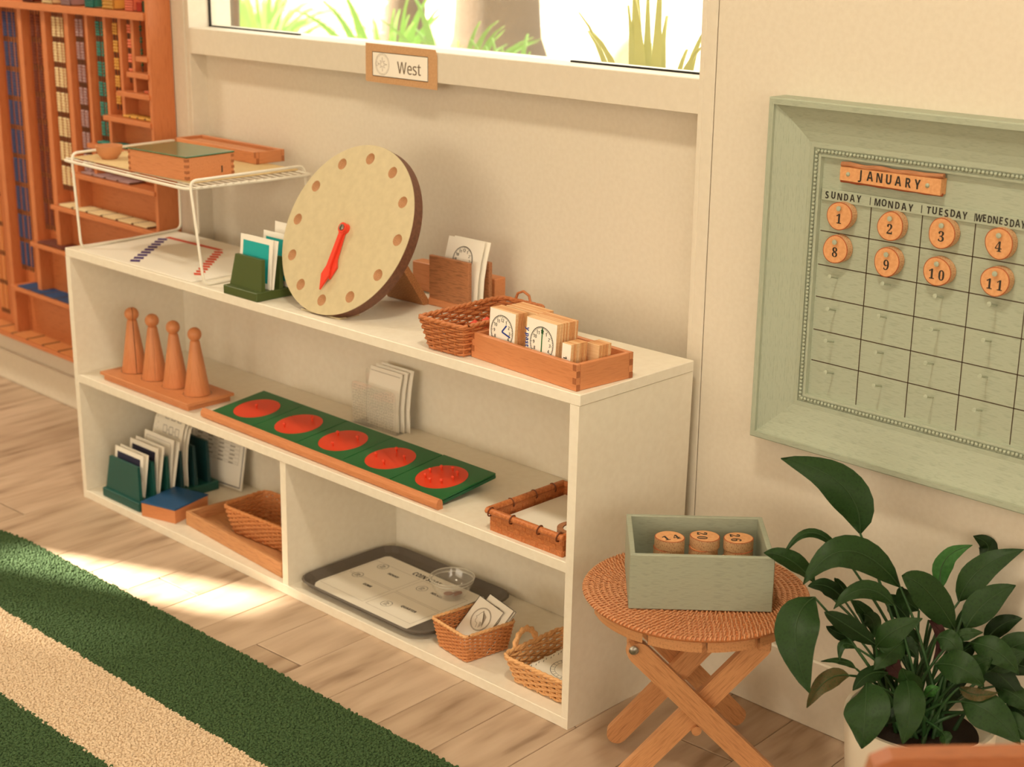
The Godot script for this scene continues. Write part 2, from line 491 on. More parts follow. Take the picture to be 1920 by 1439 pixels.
func weave(parent: Node3D, w: float, d: float, h: float, flare: float, rows: int, r: float, stakes: int, mat: String, rim_mat: String, cr := 0.012, rim := 1.6) -> void:
	if stakes % 2 == 0: stakes += 1
	var b := MB.new()
	for j in rows:
		var t := (j + 0.5) / rows
		var g := flare * t
		var ring := rrect(w / 2 + g, d / 2 + g, cr, stakes * 3)
		var pts := []
		for i in ring.size():
			var ph := PI * i / 3.0 + PI * j
			var q: Vector2 = ring[i][0] + ring[i][1] * sin(ph) * r * 0.9
			pts.append(Vector3(q.x, 0.002 + (h - r) * t + rng.randf_range(-0.12, 0.12) * r, q.y))
		b.tube(pts, r, 5, true)
	part(parent, "woven_side", b, M[mat], true)
	var s := MB.new()
	var lo := rrect(w / 2, d / 2, cr, stakes * 3)
	var hi := rrect(w / 2 + flare, d / 2 + flare, cr, stakes * 3)
	for i in stakes:
		var k := (i * 3 + 1) % lo.size()
		var a: Vector2 = lo[k][0]
		var c: Vector2 = hi[k][0]
		s.tube([Vector3(a.x, 0.001, a.y), Vector3(c.x, h, c.y)], r * 0.8, 5)
	part(parent, "stakes", s, M[mat], true)
	var e := MB.new()
	for k in 2:
		var ring := rrect(w / 2 + flare, d / 2 + flare, cr, 90)
		var pts := []
		for i in 90:
			var ph := TAU * i / 90.0 * 22.0 + PI * k
			var q: Vector2 = ring[i][0] + ring[i][1] * sin(ph) * r * 0.7
			pts.append(Vector3(q.x, h + cos(ph) * r * 0.7, q.y))
		e.tube(pts, r * rim * 0.8, 6, true)
	part(parent, "rim", e, M[rim_mat])
	var poly := PackedVector2Array()
	for q in rrect(w / 2 - r, d / 2 - r, cr, 32): poly.append(q[0])
	part(parent, "base", MB.new().extrude(poly, 0.0, 0.003, Transform3D(Basis(Vector3.RIGHT, PI / 2), Vector3(0, 0.003, 0))), M[mat])

func open_box(parent: Node3D, w: float, d: float, h: float, t: float, mx: String, mz: String, joints := true) -> void:   # origin at the middle of its underside
	part(parent, "bottom", MB.new().box(Vector3(0, t * 0.5 + 0.0005, 0), Vector3(w - t, t, d - t), 0.0), M[mx])
	for s in [-1.0, 1.0]:
		part(parent, "side", MB.new().box(Vector3(0, h / 2, s * (d / 2 - t / 2)), Vector3(w, h, t), 0.001), M[mx])
		part(parent, "side", MB.new().box(Vector3(s * (w / 2 - t / 2), h / 2, 0), Vector3(t, h, d - 2 * t), 0.001), M[mz])
	if joints:
		var j := MB.new()
		var n := int(h / 0.011)
		for i in n:
			for sx in [-1.0, 1.0]:
				for sz in [-1.0, 1.0]:
					var y := h * (i + 0.5) / n
					if i % 2 == 0: j.box(Vector3(sx * (w / 2 - t / 2), y, sz * (d / 2 - t / 2)), Vector3(t + 0.0008, h / n - 0.0006, t - 0.001), 0.0)
					else: j.box(Vector3(sx * (w / 2 - t / 2), y, sz * (d / 2 - t / 2)), Vector3(t - 0.001, h / n - 0.0006, t + 0.0008), 0.0)
		part(parent, "finger_joints", j, M["beech_dark"])

func dial(b: MB, xf: Transform3D, c: Vector2, r: float, upto := 12) -> void:   # a printed clock dial
	b.ring(xf, c, r, r * 0.035, 36)
	for k in 60:
		var a := TAU * k / 60.0
		var l := 0.9 if k % 5 else 0.84
		b.line(xf, c + Vector2(sin(a), cos(a)) * r * l, c + Vector2(sin(a), cos(a)) * r, r * 0.03)
	for k in 12:
		var a := TAU * (k + 1) / 12.0
		lettering(b, xf, str(k + 1), c + Vector2(sin(a), cos(a)) * r * 0.7, r * 0.2)

# ---------------------------------------------------------------- scene
func _ready() -> void:
	rng.seed = 20240607
	camera_and_light()
	materials()
	room()
	window()
	garden()
	floor_and_rug()
	shelf()
	bead_cabinet()
	top_of_shelf()
	middle_of_shelf()
	bottom_of_shelf()
	calendar()
	stool()
	plant()
	sign_and_chair()

func camera_and_light() -> void:
	var cam := Camera3D.new()
	cam.name = "camera"
	add_child(cam)
	cam.position = Vector3(3.2001, 1.3482, 2.0865)
	cam.rotation_order = EULER_ORDER_YXZ
	cam.rotation = Vector3(-0.2926, 0.7855, 0.012)
	cam.fov = rad_to_deg(2.0 * atan(719.5 / 2904.2))
	cam.near = 0.05
	cam.far = 100.0
	cam.current = true
	var lens := CameraAttributesPhysical.new()
	lens.frustum_focal_length = 54.0
	lens.frustum_focus_distance = 2.55
	lens.frustum_near = 0.05
	lens.frustum_far = 100.0
	lens.exposure_aperture = 5.0
	cam.attributes = lens
	cam.fov = rad_to_deg(2.0 * atan(719.5 / 2904.2))
	var sky_mat := ProceduralSkyMaterial.new()
	sky_mat.sky_top_color = Color(0.78, 0.77, 0.72)
	sky_mat.sky_horizon_color = Color(0.95, 0.92, 0.85)
	sky_mat.ground_bottom_color = Color(0.6, 0.58, 0.5)
	sky_mat.ground_horizon_color = Color(0.85, 0.85, 0.82)
	sky_mat.sky_energy_multiplier = 2.0
	var sky := Sky.new()
	sky.sky_material = sky_mat
	var env := Environment.new()
	env.background_mode = Environment.BG_SKY
	env.sky = sky
	env.tonemap_mode = Environment.TONE_MAPPER_LINEAR
	env.tonemap_exposure = 0.95
	env.sdfgi_enabled = true
	env.ssao_enabled = true
	env.ssil_enabled = true
	var we := WorldEnvironment.new()
	we.name = "environment"
	we.environment = env
	add_child(we)
	var sun := DirectionalLight3D.new()
	sun.name = "sun"
	add_child(sun)
	sun.look_at_from_position(Vector3.ZERO, SUN_DIR, Vector3.RIGHT)
	sun.light_color = Color(1.0, 0.95, 0.84)
	sun.light_energy = 13.0
	sun.light_angular_distance = 1.0
	sun.shadow_enabled = true
	# added fill light at the unseen right-hand window
	var day := AreaLight3D.new()
	day.name = "right_fill_light"
	add_child(day)
	day.position = ADDED_RIGHT_WINDOW + Vector3(-0.03, 0, 0)
	day.rotation.y = PI / 2
	day.area_size = BIG_SIZE
	day.light_color = Color(1.0, 0.89, 0.73)
	day.light_energy = 2.9
	day.area_range = 14.0
	day.area_attenuation = 2.0
	day.shadow_enabled = true
	var day2 := AreaLight3D.new()  # added fill light at the unseen front window
	day2.name = "front_fill_light"
	add_child(day2)
	day2.position = ADDED_FRONT_WINDOW + Vector3(0, 0, -0.03)
	day2.area_size = FRONT_SIZE
	day2.light_color = Color(1.0, 0.89, 0.73)
	day2.light_energy = 4.1
	day2.area_range = 14.0
	day2.area_attenuation = 2.0
	day2.shadow_enabled = true
	# flush ceiling lamps in two rows, the rear row added for fill
	for i in LAMPS.size():
		var p: Vector3 = LAMPS[i]
		var l := AreaLight3D.new()
		l.name = numbered("ceiling_lamp_light")
		add_child(l)
		l.position = Vector3(p.x, 2.654, p.y)
		l.rotation.x = -PI / 2
		l.area_size = Vector2(LAMP_SIZES[i], LAMP_SIZES[i])
		l.light_color = LAMP_COLOR
		l.light_energy = LAMP_ENERGY * p.z
		l.area_range = 12.0
		l.area_attenuation = 2.0
		l.shadow_enabled = true

const ADDED_RIGHT_WINDOW := Vector3(5.3, 1.45, 2.6)   # unseen wide window, added in the right-hand wall for fill light
const BIG_SIZE := Vector2(3.0, 1.5)
const ADDED_FRONT_WINDOW := Vector3(2.0, 1.3, 5.2)   # unseen window, added behind the viewer for fill light
const FRONT_SIZE := Vector2(3.6, 1.5)
const SUN_DIR := Vector3(0.917, -0.53, -0.4)   # low sun, through unseen slits shaped for it in the left-hand wall
const SLITS := [[1.955, 1.88, 0.17, 0.39], [2.24, 1.88, 0.2, 0.39]]   # unseen openings sized to throw the floor sun patches: z, y, width, height
const LAMPS := [Vector3(-1.3, 1.12, 1.0), Vector3(2.15, 1.12, 0.68), Vector3(-1.0, 4.0, 0.35), Vector3(2.4, 4.0, 0.35)]   # x, z, share of the energy; last two are unseen lamps added for fill
const LAMP_SIZES := [0.22, 0.22, 0.6, 0.6]
const LAMP_COLOR := Color(1.0, 0.95, 0.84)
const LAMP_ENERGY := 3.6

func room() -> void:
	var wl: Material = M["wall"]
	var X0 := -2.7
	var X1 := 5.3
	var Z1 := 5.2
	var HT := 2.7
	# window wall: solid pieces round the opening and the recessed panel below it
	var w := structure("wall_back")
	part(w, "wall_panel", MB.new().box(Vector3((X0 - 0.027) / 2, HT / 2, -0.06), Vector3(-0.027 - X0, HT, 0.12), 0.0), wl)
	part(w, "wall_panel", MB.new().box(Vector3((1.5845 + X1) / 2, HT / 2, -0.06), Vector3(X1 - 1.5845, HT, 0.12), 0.001), wl)
	part(w, "recessed_panel", MB.new().box(Vector3(0.787, 0.5155, -0.0825), Vector3(1.56, 1.031, 0.075), 0.0), wl)
	part(w, "header_panel", MB.new().box(Vector3(0.787, 2.475, -0.06), Vector3(1.63, 0.45, 0.12), 0.0), wl)
	part(w, "joint_gap", MB.new().box(Vector3(1.5838, HT / 2, -0.062), Vector3(0.003, HT, 0.115), 0.0), M["gap"])
	var cx := (X0 + X1) / 2
	var a := structure("wall_left")
	var ly0: float = SLITS[0][1] - SLITS[0][3] / 2
	var ly1: float = SLITS[0][1] + SLITS[0][3] / 2
	part(a, "wall_panel", MB.new().box(Vector3(X0 - 0.05, ly0 / 2, Z1 / 2), Vector3(0.1, ly0, Z1 + 0.3), 0.0), wl)
	part(a, "wall_panel", MB.new().box(Vector3(X0 - 0.05, (ly1 + HT) / 2, Z1 / 2), Vector3(0.1, HT - ly1, Z1 + 0.3), 0.0), wl)
	var edges := [-0.15, SLITS[0][0] - SLITS[0][2] / 2, SLITS[0][0] + SLITS[0][2] / 2, SLITS[1][0] - SLITS[1][2] / 2, SLITS[1][0] + SLITS[1][2] / 2, Z1 + 0.15]
	for k in [0, 2, 4]: part(a, "wall_panel", MB.new().box(Vector3(X0 - 0.05, (ly0 + ly1) / 2, (edges[k] + edges[k + 1]) / 2), Vector3(0.1, ly1 - ly0, edges[k + 1] - edges[k]), 0.0), wl)
	for k in 2:
		var w4 := structure("window_%d" % (4 + k))  # unseen slit windows, shaped to cast the sun patches
		part(w4, "pane", MB.new().box(Vector3(X0 - 0.06, SLITS[k][1], SLITS[k][0]), Vector3(0.004, SLITS[k][3], SLITS[k][2]), 0.0), M["window_glass"] if k == 0 else M["dimming_pane"])
	var vr := structure("added_sun_block")  # unseen slab, added to keep sun out of the front window
	part(vr, "block_slab", MB.new().box(Vector3(0.6, 2.36, Z1 + 1.25), Vector3(9.6, 0.08, 2.3), 0.01), M["trim_paint"])
	var b := structure("wall_right")
	var wz0 := ADDED_RIGHT_WINDOW.z - BIG_SIZE.x / 2
	var wz1 := ADDED_RIGHT_WINDOW.z + BIG_SIZE.x / 2
	var wy0 := ADDED_RIGHT_WINDOW.y - BIG_SIZE.y / 2
	var wy1 := ADDED_RIGHT_WINDOW.y + BIG_SIZE.y / 2
	part(b, "wall_panel", MB.new().box(Vector3(X1 + 0.05, wy0 / 2, Z1 / 2), Vector3(0.1, wy0, Z1 + 0.3), 0.0), wl)
	part(b, "wall_panel", MB.new().box(Vector3(X1 + 0.05, (wy1 + HT) / 2, Z1 / 2), Vector3(0.1, HT - wy1, Z1 + 0.3), 0.0), wl)
	part(b, "wall_panel", MB.new().box(Vector3(X1 + 0.05, ADDED_RIGHT_WINDOW.y, (wz0 - 0.15) / 2), Vector3(0.1, BIG_SIZE.y, wz0 + 0.15), 0.0), wl)
	part(b, "wall_panel", MB.new().box(Vector3(X1 + 0.05, ADDED_RIGHT_WINDOW.y, (wz1 + Z1 + 0.15) / 2), Vector3(0.1, BIG_SIZE.y, Z1 + 0.15 - wz1), 0.0), wl)
	var w2 := structure("window_2")  # unseen window, added to bring fill from the right
	for e in [wy0 + 0.02, wy1 - 0.02]: part(w2, "frame_bar", MB.new().box(Vector3(X1 + 0.05, e, ADDED_RIGHT_WINDOW.z), Vector3(0.06, 0.04, BIG_SIZE.x), 0.003), M["white_paint"])
	for e in [wz0 + 0.02, ADDED_RIGHT_WINDOW.z, wz1 - 0.02]: part(w2, "frame_bar", MB.new().box(Vector3(X1 + 0.05, ADDED_RIGHT_WINDOW.y, e), Vector3(0.06, BIG_SIZE.y - 0.08, 0.04), 0.003), M["white_paint"])
	part(w2, "pane", MB.new().box(Vector3(X1 + 0.06, ADDED_RIGHT_WINDOW.y, ADDED_RIGHT_WINDOW.z), Vector3(0.004, BIG_SIZE.y - 0.08, BIG_SIZE.x - 0.04), 0.0), M["window_glass"])
	var c := structure("wall_front")
	var fx0 := ADDED_FRONT_WINDOW.x - FRONT_SIZE.x / 2
	var fx1 := ADDED_FRONT_WINDOW.x + FRONT_SIZE.x / 2
	var fy0 := ADDED_FRONT_WINDOW.y - FRONT_SIZE.y / 2
	var fy1 := ADDED_FRONT_WINDOW.y + FRONT_SIZE.y / 2
	part(c, "wall_panel", MB.new().box(Vector3(cx, fy0 / 2, Z1 + 0.05), Vector3(X1 - X0, fy0, 0.1), 0.0), wl)
	part(c, "wall_panel", MB.new().box(Vector3(cx, (fy1 + HT) / 2, Z1 + 0.05), Vector3(X1 - X0, HT - fy1, 0.1), 0.0), wl)
	part(c, "wall_panel", MB.new().box(Vector3((X0 + fx0) / 2, ADDED_FRONT_WINDOW.y, Z1 + 0.05), Vector3(fx0 - X0, FRONT_SIZE.y, 0.1), 0.0), wl)
	part(c, "wall_panel", MB.new().box(Vector3((X1 + fx1) / 2, ADDED_FRONT_WINDOW.y, Z1 + 0.05), Vector3(X1 - fx1, FRONT_SIZE.y, 0.1), 0.0), wl)
	var w3 := structure("window_3")  # unseen window, added to bring fill from the front
	for e in [fy0 + 0.02, fy1 - 0.02]: part(w3, "frame_bar", MB.new().box(Vector3(ADDED_FRONT_WINDOW.x, e, Z1 + 0.05), Vector3(FRONT_SIZE.x, 0.04, 0.06), 0.003), M["white_paint"])
	for e in [fx0 + 0.02, ADDED_FRONT_WINDOW.x - 0.6, ADDED_FRONT_WINDOW.x + 0.6, fx1 - 0.02]: part(w3, "frame_bar", MB.new().box(Vector3(e, ADDED_FRONT_WINDOW.y, Z1 + 0.05), Vector3(0.04, FRONT_SIZE.y - 0.08, 0.06), 0.003), M["white_paint"])
	part(w3, "pane", MB.new().box(Vector3(ADDED_FRONT_WINDOW.x, ADDED_FRONT_WINDOW.y, Z1 + 0.06), Vector3(FRONT_SIZE.x - 0.04, FRONT_SIZE.y - 0.08, 0.004), 0.0), M["window_glass"])
	var d := structure("ceiling")
	part(d, "ceiling_panel", MB.new().box(Vector3(cx, HT + 0.05, Z1 / 2), Vector3(X1 - X0 + 0.2, 0.1, Z1 + 0.3), 0.0), M["white_paint"])
	# trims at the posts beside the window
	var t1 := structure("trim_1")
	part(t1, "post", MB.new().box(Vector3(-0.009, HT / 2, -0.058), Vector3(0.036, HT, 0.12), 0.001), M["trim_paint"])
	part(t1, "post_edge", MB.new().box(Vector3(0.017, HT / 2, -0.06), Vector3(0.016, HT, 0.12), 0.001), M["trim_paint"])
	var t2 := structure("trim_2")
	part(t2, "post", MB.new().box(Vector3(1.5707, HT / 2, -0.0595), Vector3(0.0235, HT, 0.119), 0.001), M["trim_paint"])
	part(t2, "post_edge", MB.new().box(Vector3(1.554, HT / 2, -0.06), Vector3(0.01, HT, 0.12), 0.001), M["trim_paint"])
	var bb := structure("baseboard_back")
	part(bb, "board", MB.new().box(Vector3((X0 - 0.03) / 2, 0.046, 0.005), Vector3(-0.03 - X0, 0.092, 0.012), 0.003), M["trim_paint"])
	part(bb, "board", MB.new().box(Vector3((1.586 + X1) / 2, 0.064, 0.004), Vector3(X1 - 1.586, 0.128, 0.008), 0.003), M["trim_paint"])
	# ceiling lamps: a shallow round fitting with a glowing disc
	var glow := plain("lamp_glow", Color(1.0, 0.95, 0.85), 0.5)
	glow.emission_enabled = true
	glow.emission = LAMP_COLOR
	glow.emission_energy_multiplier = 1.5
	var spots := ["far left above the bead cabinet", "above the calendar and plant", "far left behind the rug, added for fill light", "behind the viewer, added for fill light"]
	for i in LAMPS.size():
		var l := thing("ceiling_lamp", "flush square white ceiling lamp %s" % spots[i], "lamp", Vector3(LAMPS[i].x, 2.66, LAMPS[i].y), 0.0, "flush ceiling lamps")
		var h: float = LAMP_SIZES[i] / 2
		part(l, "housing", MB.new().hexa([Vector3(-h - 0.03, 0.004, -h - 0.03), Vector3(h + 0.03, 0.004, -h - 0.03), Vector3(h + 0.03, 0.004, h + 0.03), Vector3(-h - 0.03, 0.004, h + 0.03), Vector3(-h - 0.04, 0.04, -h - 0.04), Vector3(h + 0.04, 0.04, -h - 0.04), Vector3(h + 0.04, 0.04, h + 0.04), Vector3(-h - 0.04, 0.04, h + 0.04)]), M["white_paint"])
		part(l, "diffuser", MB.new().box(Vector3(0, 0.0035, 0), Vector3(h * 2, 0.007, h * 2), 0.001), glow)

func window() -> void:
	var w := structure("window_1")
	var wp: Material = M["trim_paint"]
	part(w, "sill_rail", MB.new().box(Vector3(0.787, 1.0615, -0.055), Vector3(1.528, 0.06, 0.11), 0.0015), wp)
	part(w, "sash_bar", MB.new().box(Vector3(0.787, 2.27, -0.055), Vector3(1.53, 0.04, 0.05), 0.002), wp)
	part(w, "gasket", MB.new().box(Vector3(0.2, 1.093, -0.0595), Vector3(0.35, 0.003, 0.006), 0.0), M["gasket"])
	part(w, "gasket", MB.new().box(Vector3(1.375, 1.093, -0.0595), Vector3(0.35, 0.003, 0.006), 0.0), M["gasket"])
	part(w, "gasket", MB.new().box(Vector3(0.0268, 1.67, -0.0595), Vector3(0.003, 1.16, 0.006), 0.0), M["gasket"])
	part(w, "pane", MB.new().box(Vector3(0.787, 1.68, -0.064), Vector3(1.528, 1.178, 0.003), 0.0), M["window_glass"])

func blade(at: Vector3, tip: Vector3, bend: Vector3, width: float) -> MB:   # one strap leaf
	var b := MB.new()
	var prev := []
	for i in 9:
		var t := i / 8.0
		var p := at.lerp(tip, t) + bend * (4.0 * t * (1.0 - t))
		var dir := (tip - at + bend * (4.0 - 8.0 * t)).normalized()
		var side := dir.cross(Vector3(0.5, 0.15, 0.85)).normalized() * width * 0.5 * (0.75 + 0.5 * t if t < 0.4 else maxf(0.02, 0.95 * (1.0 - t) / 0.6))
		var cur := [p - side, p + side, p + Vector3(0, 0.0, -0.25 * width)]
		if i > 0:
			for e in [[0, 2], [2, 1]]:
				b.quad(prev[e[0]], prev[e[1]], cur[e[1]], cur[e[0]], Vector3(0.3, 0.5, 0.8))
			b.quad(prev[0], prev[1], cur[1], cur[0], Vector3(0, -0.3, -1.0))
		prev = cur
	return b

func garden() -> void:
	var g := structure("ground")
	part(g, "soil", MB.new().box(Vector3(-3, 0.34, -9.2), Vector3(26, 0.7, 18), 0.0), M["garden_soil"])
	var p := structure("garden_path")
	part(p, "slab", MB.new().box(Vector3(-2.0, 0.696, -2.35), Vector3(9, 0.03, 0.9), 0.01, Basis(Vector3.UP, 0.12)), M["path"])
	part(p, "slab", MB.new().box(Vector3(-4.5, 0.698, -5.6), Vector3(12, 0.03, 1.1), 0.01, Basis(Vector3.UP, -0.08)), M["path"])
	# clumps of strap leaves: centre, spread, height, leaves, material
	var cl := [
		[Vector3(1.03, 0.69, -0.5), 0.3, 0.72, 18, "blade_olive", "tall clump of olive strap leaves against the right of the window"],
		[Vector3(-0.36, 0.69, -1.2), 0.34, 0.52, 26, "blade", "bright clump of strap leaves behind the West sign"],
		[Vector3(-0.86, 0.69, -1.35), 0.36, 0.55, 26, "blade", "bright strap leaf clump left of the West sign"],
		[Vector3(-1.75, 0.69, -1.5), 0.34, 0.44, 22, "blade", "low green clump at the left end of the window"],
		[Vector3(0.1, 0.69, -1.0), 0.3, 0.4, 16, "blade", "pale clump of strap leaves right of the West sign"],
		[Vector3(0.62, 0.69, -0.62), 0.4, 0.44, 9, "blade_olive", "sparse clump of leaning leaves near the right window edge"],
		[Vector3(-3.0, 0.69, -2.4), 0.5, 0.5, 26, "blade", "far green clump before the garden sleepers"],
	]
	for c in cl:
		var o := thing("strap_leaf_plant", c[5], "plant", c[0], 0.0, "strap leaf plants in the garden")
		for i in c[3]:
			var a: float = TAU * (i + rng.randf()) / c[3]
			var lean: float = c[1] * rng.randf_range(0.25, 1.0)
			var h: float = c[2] * rng.randf_range(0.55, 1.0)
			var root := Vector3(cos(a), 0, sin(a)) * 0.05
			var tip := Vector3(cos(a) * lean, h * (1.0 - 0.35 * lean / c[1]), sin(a) * lean)
			part(o, "strap_leaf", blade(root, tip, Vector3(-cos(a) * lean * 0.12, h * 0.12, -sin(a) * lean * 0.12), rng.randf_range(0.022, 0.04)), M[c[4]])
	# trunks, stump, sleepers, stones
	for t in [[Vector3(-1.17, 0.6, -0.9), 0.062, 2.6, "dark slim tree trunk at the left edge of the window"], [Vector3(-2.08, 0.6, -2.5), 0.085, 2.8, "brown tree trunk above the West sign"]]:
		var o := thing("garden_tree", t[3], "tree", t[0])
		var pts := []
		var rad := []
		for i in 7:
			pts.append(Vector3(sin(i * 1.3) * 0.02, t[2] * i / 6.0, cos(i * 1.7) * 0.02))
			rad.append(t[1] * (1.25 if i == 0 else 1.0 - 0.05 * i))
		part(o, "trunk", MB.new().tube(pts, 0.1, 12, false, rad), M["trunk"])
	var st := thing("tree_stump", "wide brown tree stump right of the West sign", "stump", Vector3(-1.6, 0.66, -2.6))
	part(st, "stump", MB.new().lathe([Vector2(0.0, 0.75), Vector2(0.16, 0.75), Vector2(0.17, 0.5), Vector2(0.19, 0.2), Vector2(0.26, 0.0)], 18), M["trunk"])
	for i in 4:
		var o := thing("garden_sleeper", ["lowest", "second", "third", "topmost"][i] + " timber sleeper in the garden retaining wall", "timber", Vector3(-3.75, 0.69 + 0.075 * i, -3.2 - 0.02 * i), 0.1, "garden sleepers")
		part(o, "beam", MB.new().box(Vector3(0, 0.035, 0), Vector3(1.3, 0.064, 0.1), 0.01), M["sleeper"])
	for s in [[Vector3(-1.5, 0.69, -3.3), 0.11, "rounded grey stone on the far garden bed"], [Vector3(-1.0, 0.69, -3.5), 0.14, "larger brown stone behind the rounded grey stone"]]:
		var o := thing("garden_stone", s[2], "stone", s[0])
		part(o, "stone", MB.new().ball(Vector3(0, s[1] * 0.55, 0), s[1], 10, 7, Vector3(1.0, 0.8, 0.9)), M["sleeper"])

func floor_and_rug() -> void:
	var f := structure("floor")
	part(f, "subfloor", MB.new().box(Vector3(1.3, -0.04, 2.6), Vector3(8.2, 0.06, 5.4), 0.0), M["gap"])
	var lens := [0.92, 1.22, 0.68, 1.05]
	var meshes := []
	for l in lens: meshes.append(MB.new().box(Vector3(0, -0.006, 0), Vector3(0.1302, 0.012, l - 0.0012), 0.001).mesh())
	var k := 0
	for i in 58:
		var x := 0.145 + 0.1315 * (i - 20) + 0.1315 * 0.5
		var z := -0.02 - rng.randf() * 0.6
		var j := rng.randi() % 4
		while z < 5.1 and k < 300:
			var l: float = lens[j]
			if x > -2.7 and x < 5.2 and z + l > 0.0:
				var o := MeshInstance3D.new()
				o.name = "plank"
				o.mesh = meshes[j]
				o.material_override = M["plank_%d" % (rng.randi() % 5)]
				f.add_child(o, true)
				var zc := z + l / 2
				o.position = Vector3(x + 0.06 * (zc - 0.45), 0, zc)
				o.rotation.y = 0.06
				k += 1
			z += l
			j = (j + 1) % 4
	# rug: stripes of pile running along the wall, with a rounded corner
	var r := thing("striped_rug", "green and cream striped pile rug with a rounded corner", "rug", Vector3(1.25, 0.0, 1.4), 0.028)
	var HX := 1.55
	var Z0 := -0.845
	var inside := func(x: float, z: float) -> bool:   # rounded corner at the far left
		if z < Z0: return false
		var c := 0.5
		if x < -HX + c + 0.02 and z < Z0 + c: return Vector2(x - (-HX + c + 0.02), z - (Z0 + c)).length() < c
		return x > -HX + 0.02
	var bounds := [[Z0, -0.625, "rug_green"], [-0.625, -0.447, "rug_cream"], [-0.447, -0.2, "rug_green"], [-0.2, 0.0, "rug_cream"], [0.0, 0.8, "rug_green"]]
	var tuft := MB.new()
	tuft.lathe([Vector2(0.0024, 0.0), Vector2(0.0031, 0.0022), Vector2(0.0022, 0.0046), Vector2(0.0, 0.0054)], 6)
	var tm := tuft.mesh()
	for b in bounds:
		var poly := PackedVector2Array()
		var n := 14
		for i in n + 1:
			var z: float = lerpf(b[0], b[1], float(i) / n)
			var x := -HX + 0.02
			if z < Z0 + 0.5: x = -HX + 0.52 - sqrt(maxf(0.0, 0.25 - pow(z - Z0 - 0.5, 2)))
			poly.append(Vector2(x, z))
		poly.append(Vector2(HX, b[1]))
		poly.append(Vector2(HX, b[0]))
		part(r, "stripe", MB.new().extrude(poly, -0.004, 0.0, Transform3D(Basis(Vector3.RIGHT, PI / 2), Vector3(0, 0.0005, 0))), M[b[2]])
		if b[0] > -0.25: continue
		var xs := []
		var z: float = b[0] + 0.002
		while z < b[1]:
			var x := -HX
			while x < 0.55:
				var q := Vector2(x + rng.randf_range(-0.002, 0.002), z + rng.randf_range(-0.002, 0.002))
				x += 0.0044
				if not inside.call(q.x, q.y): continue
				var s := rng.randf_range(0.75, 1.2)
				xs.append(Transform3D(Basis.from_euler(Vector3(rng.randf_range(-0.5, 0.5), rng.randf_range(0, TAU), rng.randf_range(-0.5, 0.5))).scaled(Vector3(s, s, s)), Vector3(q.x, 0.003, q.y)))
			z += 0.0044
		var mm := MultiMesh.new()
		mm.transform_format = MultiMesh.TRANSFORM_3D
		mm.mesh = tm
		mm.instance_count = xs.size()
		for i in xs.size(): mm.set_instance_transform(i, xs[i])
		var mi := MultiMeshInstance3D.new()
		mi.name = "pile"
		mi.multimesh = mm
		mi.material_override = M[b[2]]
		mi.set_meta("kind", "stuff")
		r.add_child(mi, true)

func shelf() -> void:
	var t := sthing("shelf_unit", "long low white wooden shelf under the window", "shelf", 0, 0, 0)
	var w: Material = M["white_paint"]
	var D := 0.299
	part(t, "side_panel", MB.new().hexa([Vector3(0.002, 0, 0), Vector3(0.002, 0, D), Vector3(0.018, 0, D), Vector3(0.018, 0, 0), Vector3(-0.003, 0.59, 0), Vector3(-0.003, 0.59, D), Vector3(0.015, 0.59, D), Vector3(0.015, 0.59, 0)]), w)
	part(t, "side_panel", MB.new().hexa([Vector3(1.558, 0, 0), Vector3(1.558, 0, D), Vector3(1.573, 0, D), Vector3(1.573, 0, 0), Vector3(1.562, 0.59, 0), Vector3(1.562, 0.59, D), Vector3(1.582, 0.59, D), Vector3(1.582, 0.59, 0)]), w)
	part(t, "top_board", MB.new().box(Vector3(0.79, 0.6, D / 2), Vector3(1.586, 0.0195, D), 0.0012), w)
	part(t, "middle_board", MB.new().box(Vector3(0.788, 0.3005, D / 2), Vector3(1.546, 0.02, D - 0.0005), 0.0012), w)
	part(t, "bottom_board", MB.new().box(Vector3(0.788, 0.01025, D / 2 + 0.0005), Vector3(1.569, 0.0205, D), 0.0012), w)
	part(t, "divider", MB.new().hexa([Vector3(0.775, 0.0205, 0), Vector3(0.775, 0.0205, D - 0.002), Vector3(0.793, 0.0205, D - 0.002), Vector3(0.793, 0.0205, 0), Vector3(0.778, 0.291, 0), Vector3(0.778, 0.291, D - 0.002), Vector3(0.796, 0.291, D - 0.002), Vector3(0.796, 0.291, 0)]), w)
	part(t, "back_panel", MB.new().box(Vector3(0.788, 0.303, -0.003), Vector3(1.55, 0.57, 0.005), 0.0), w)

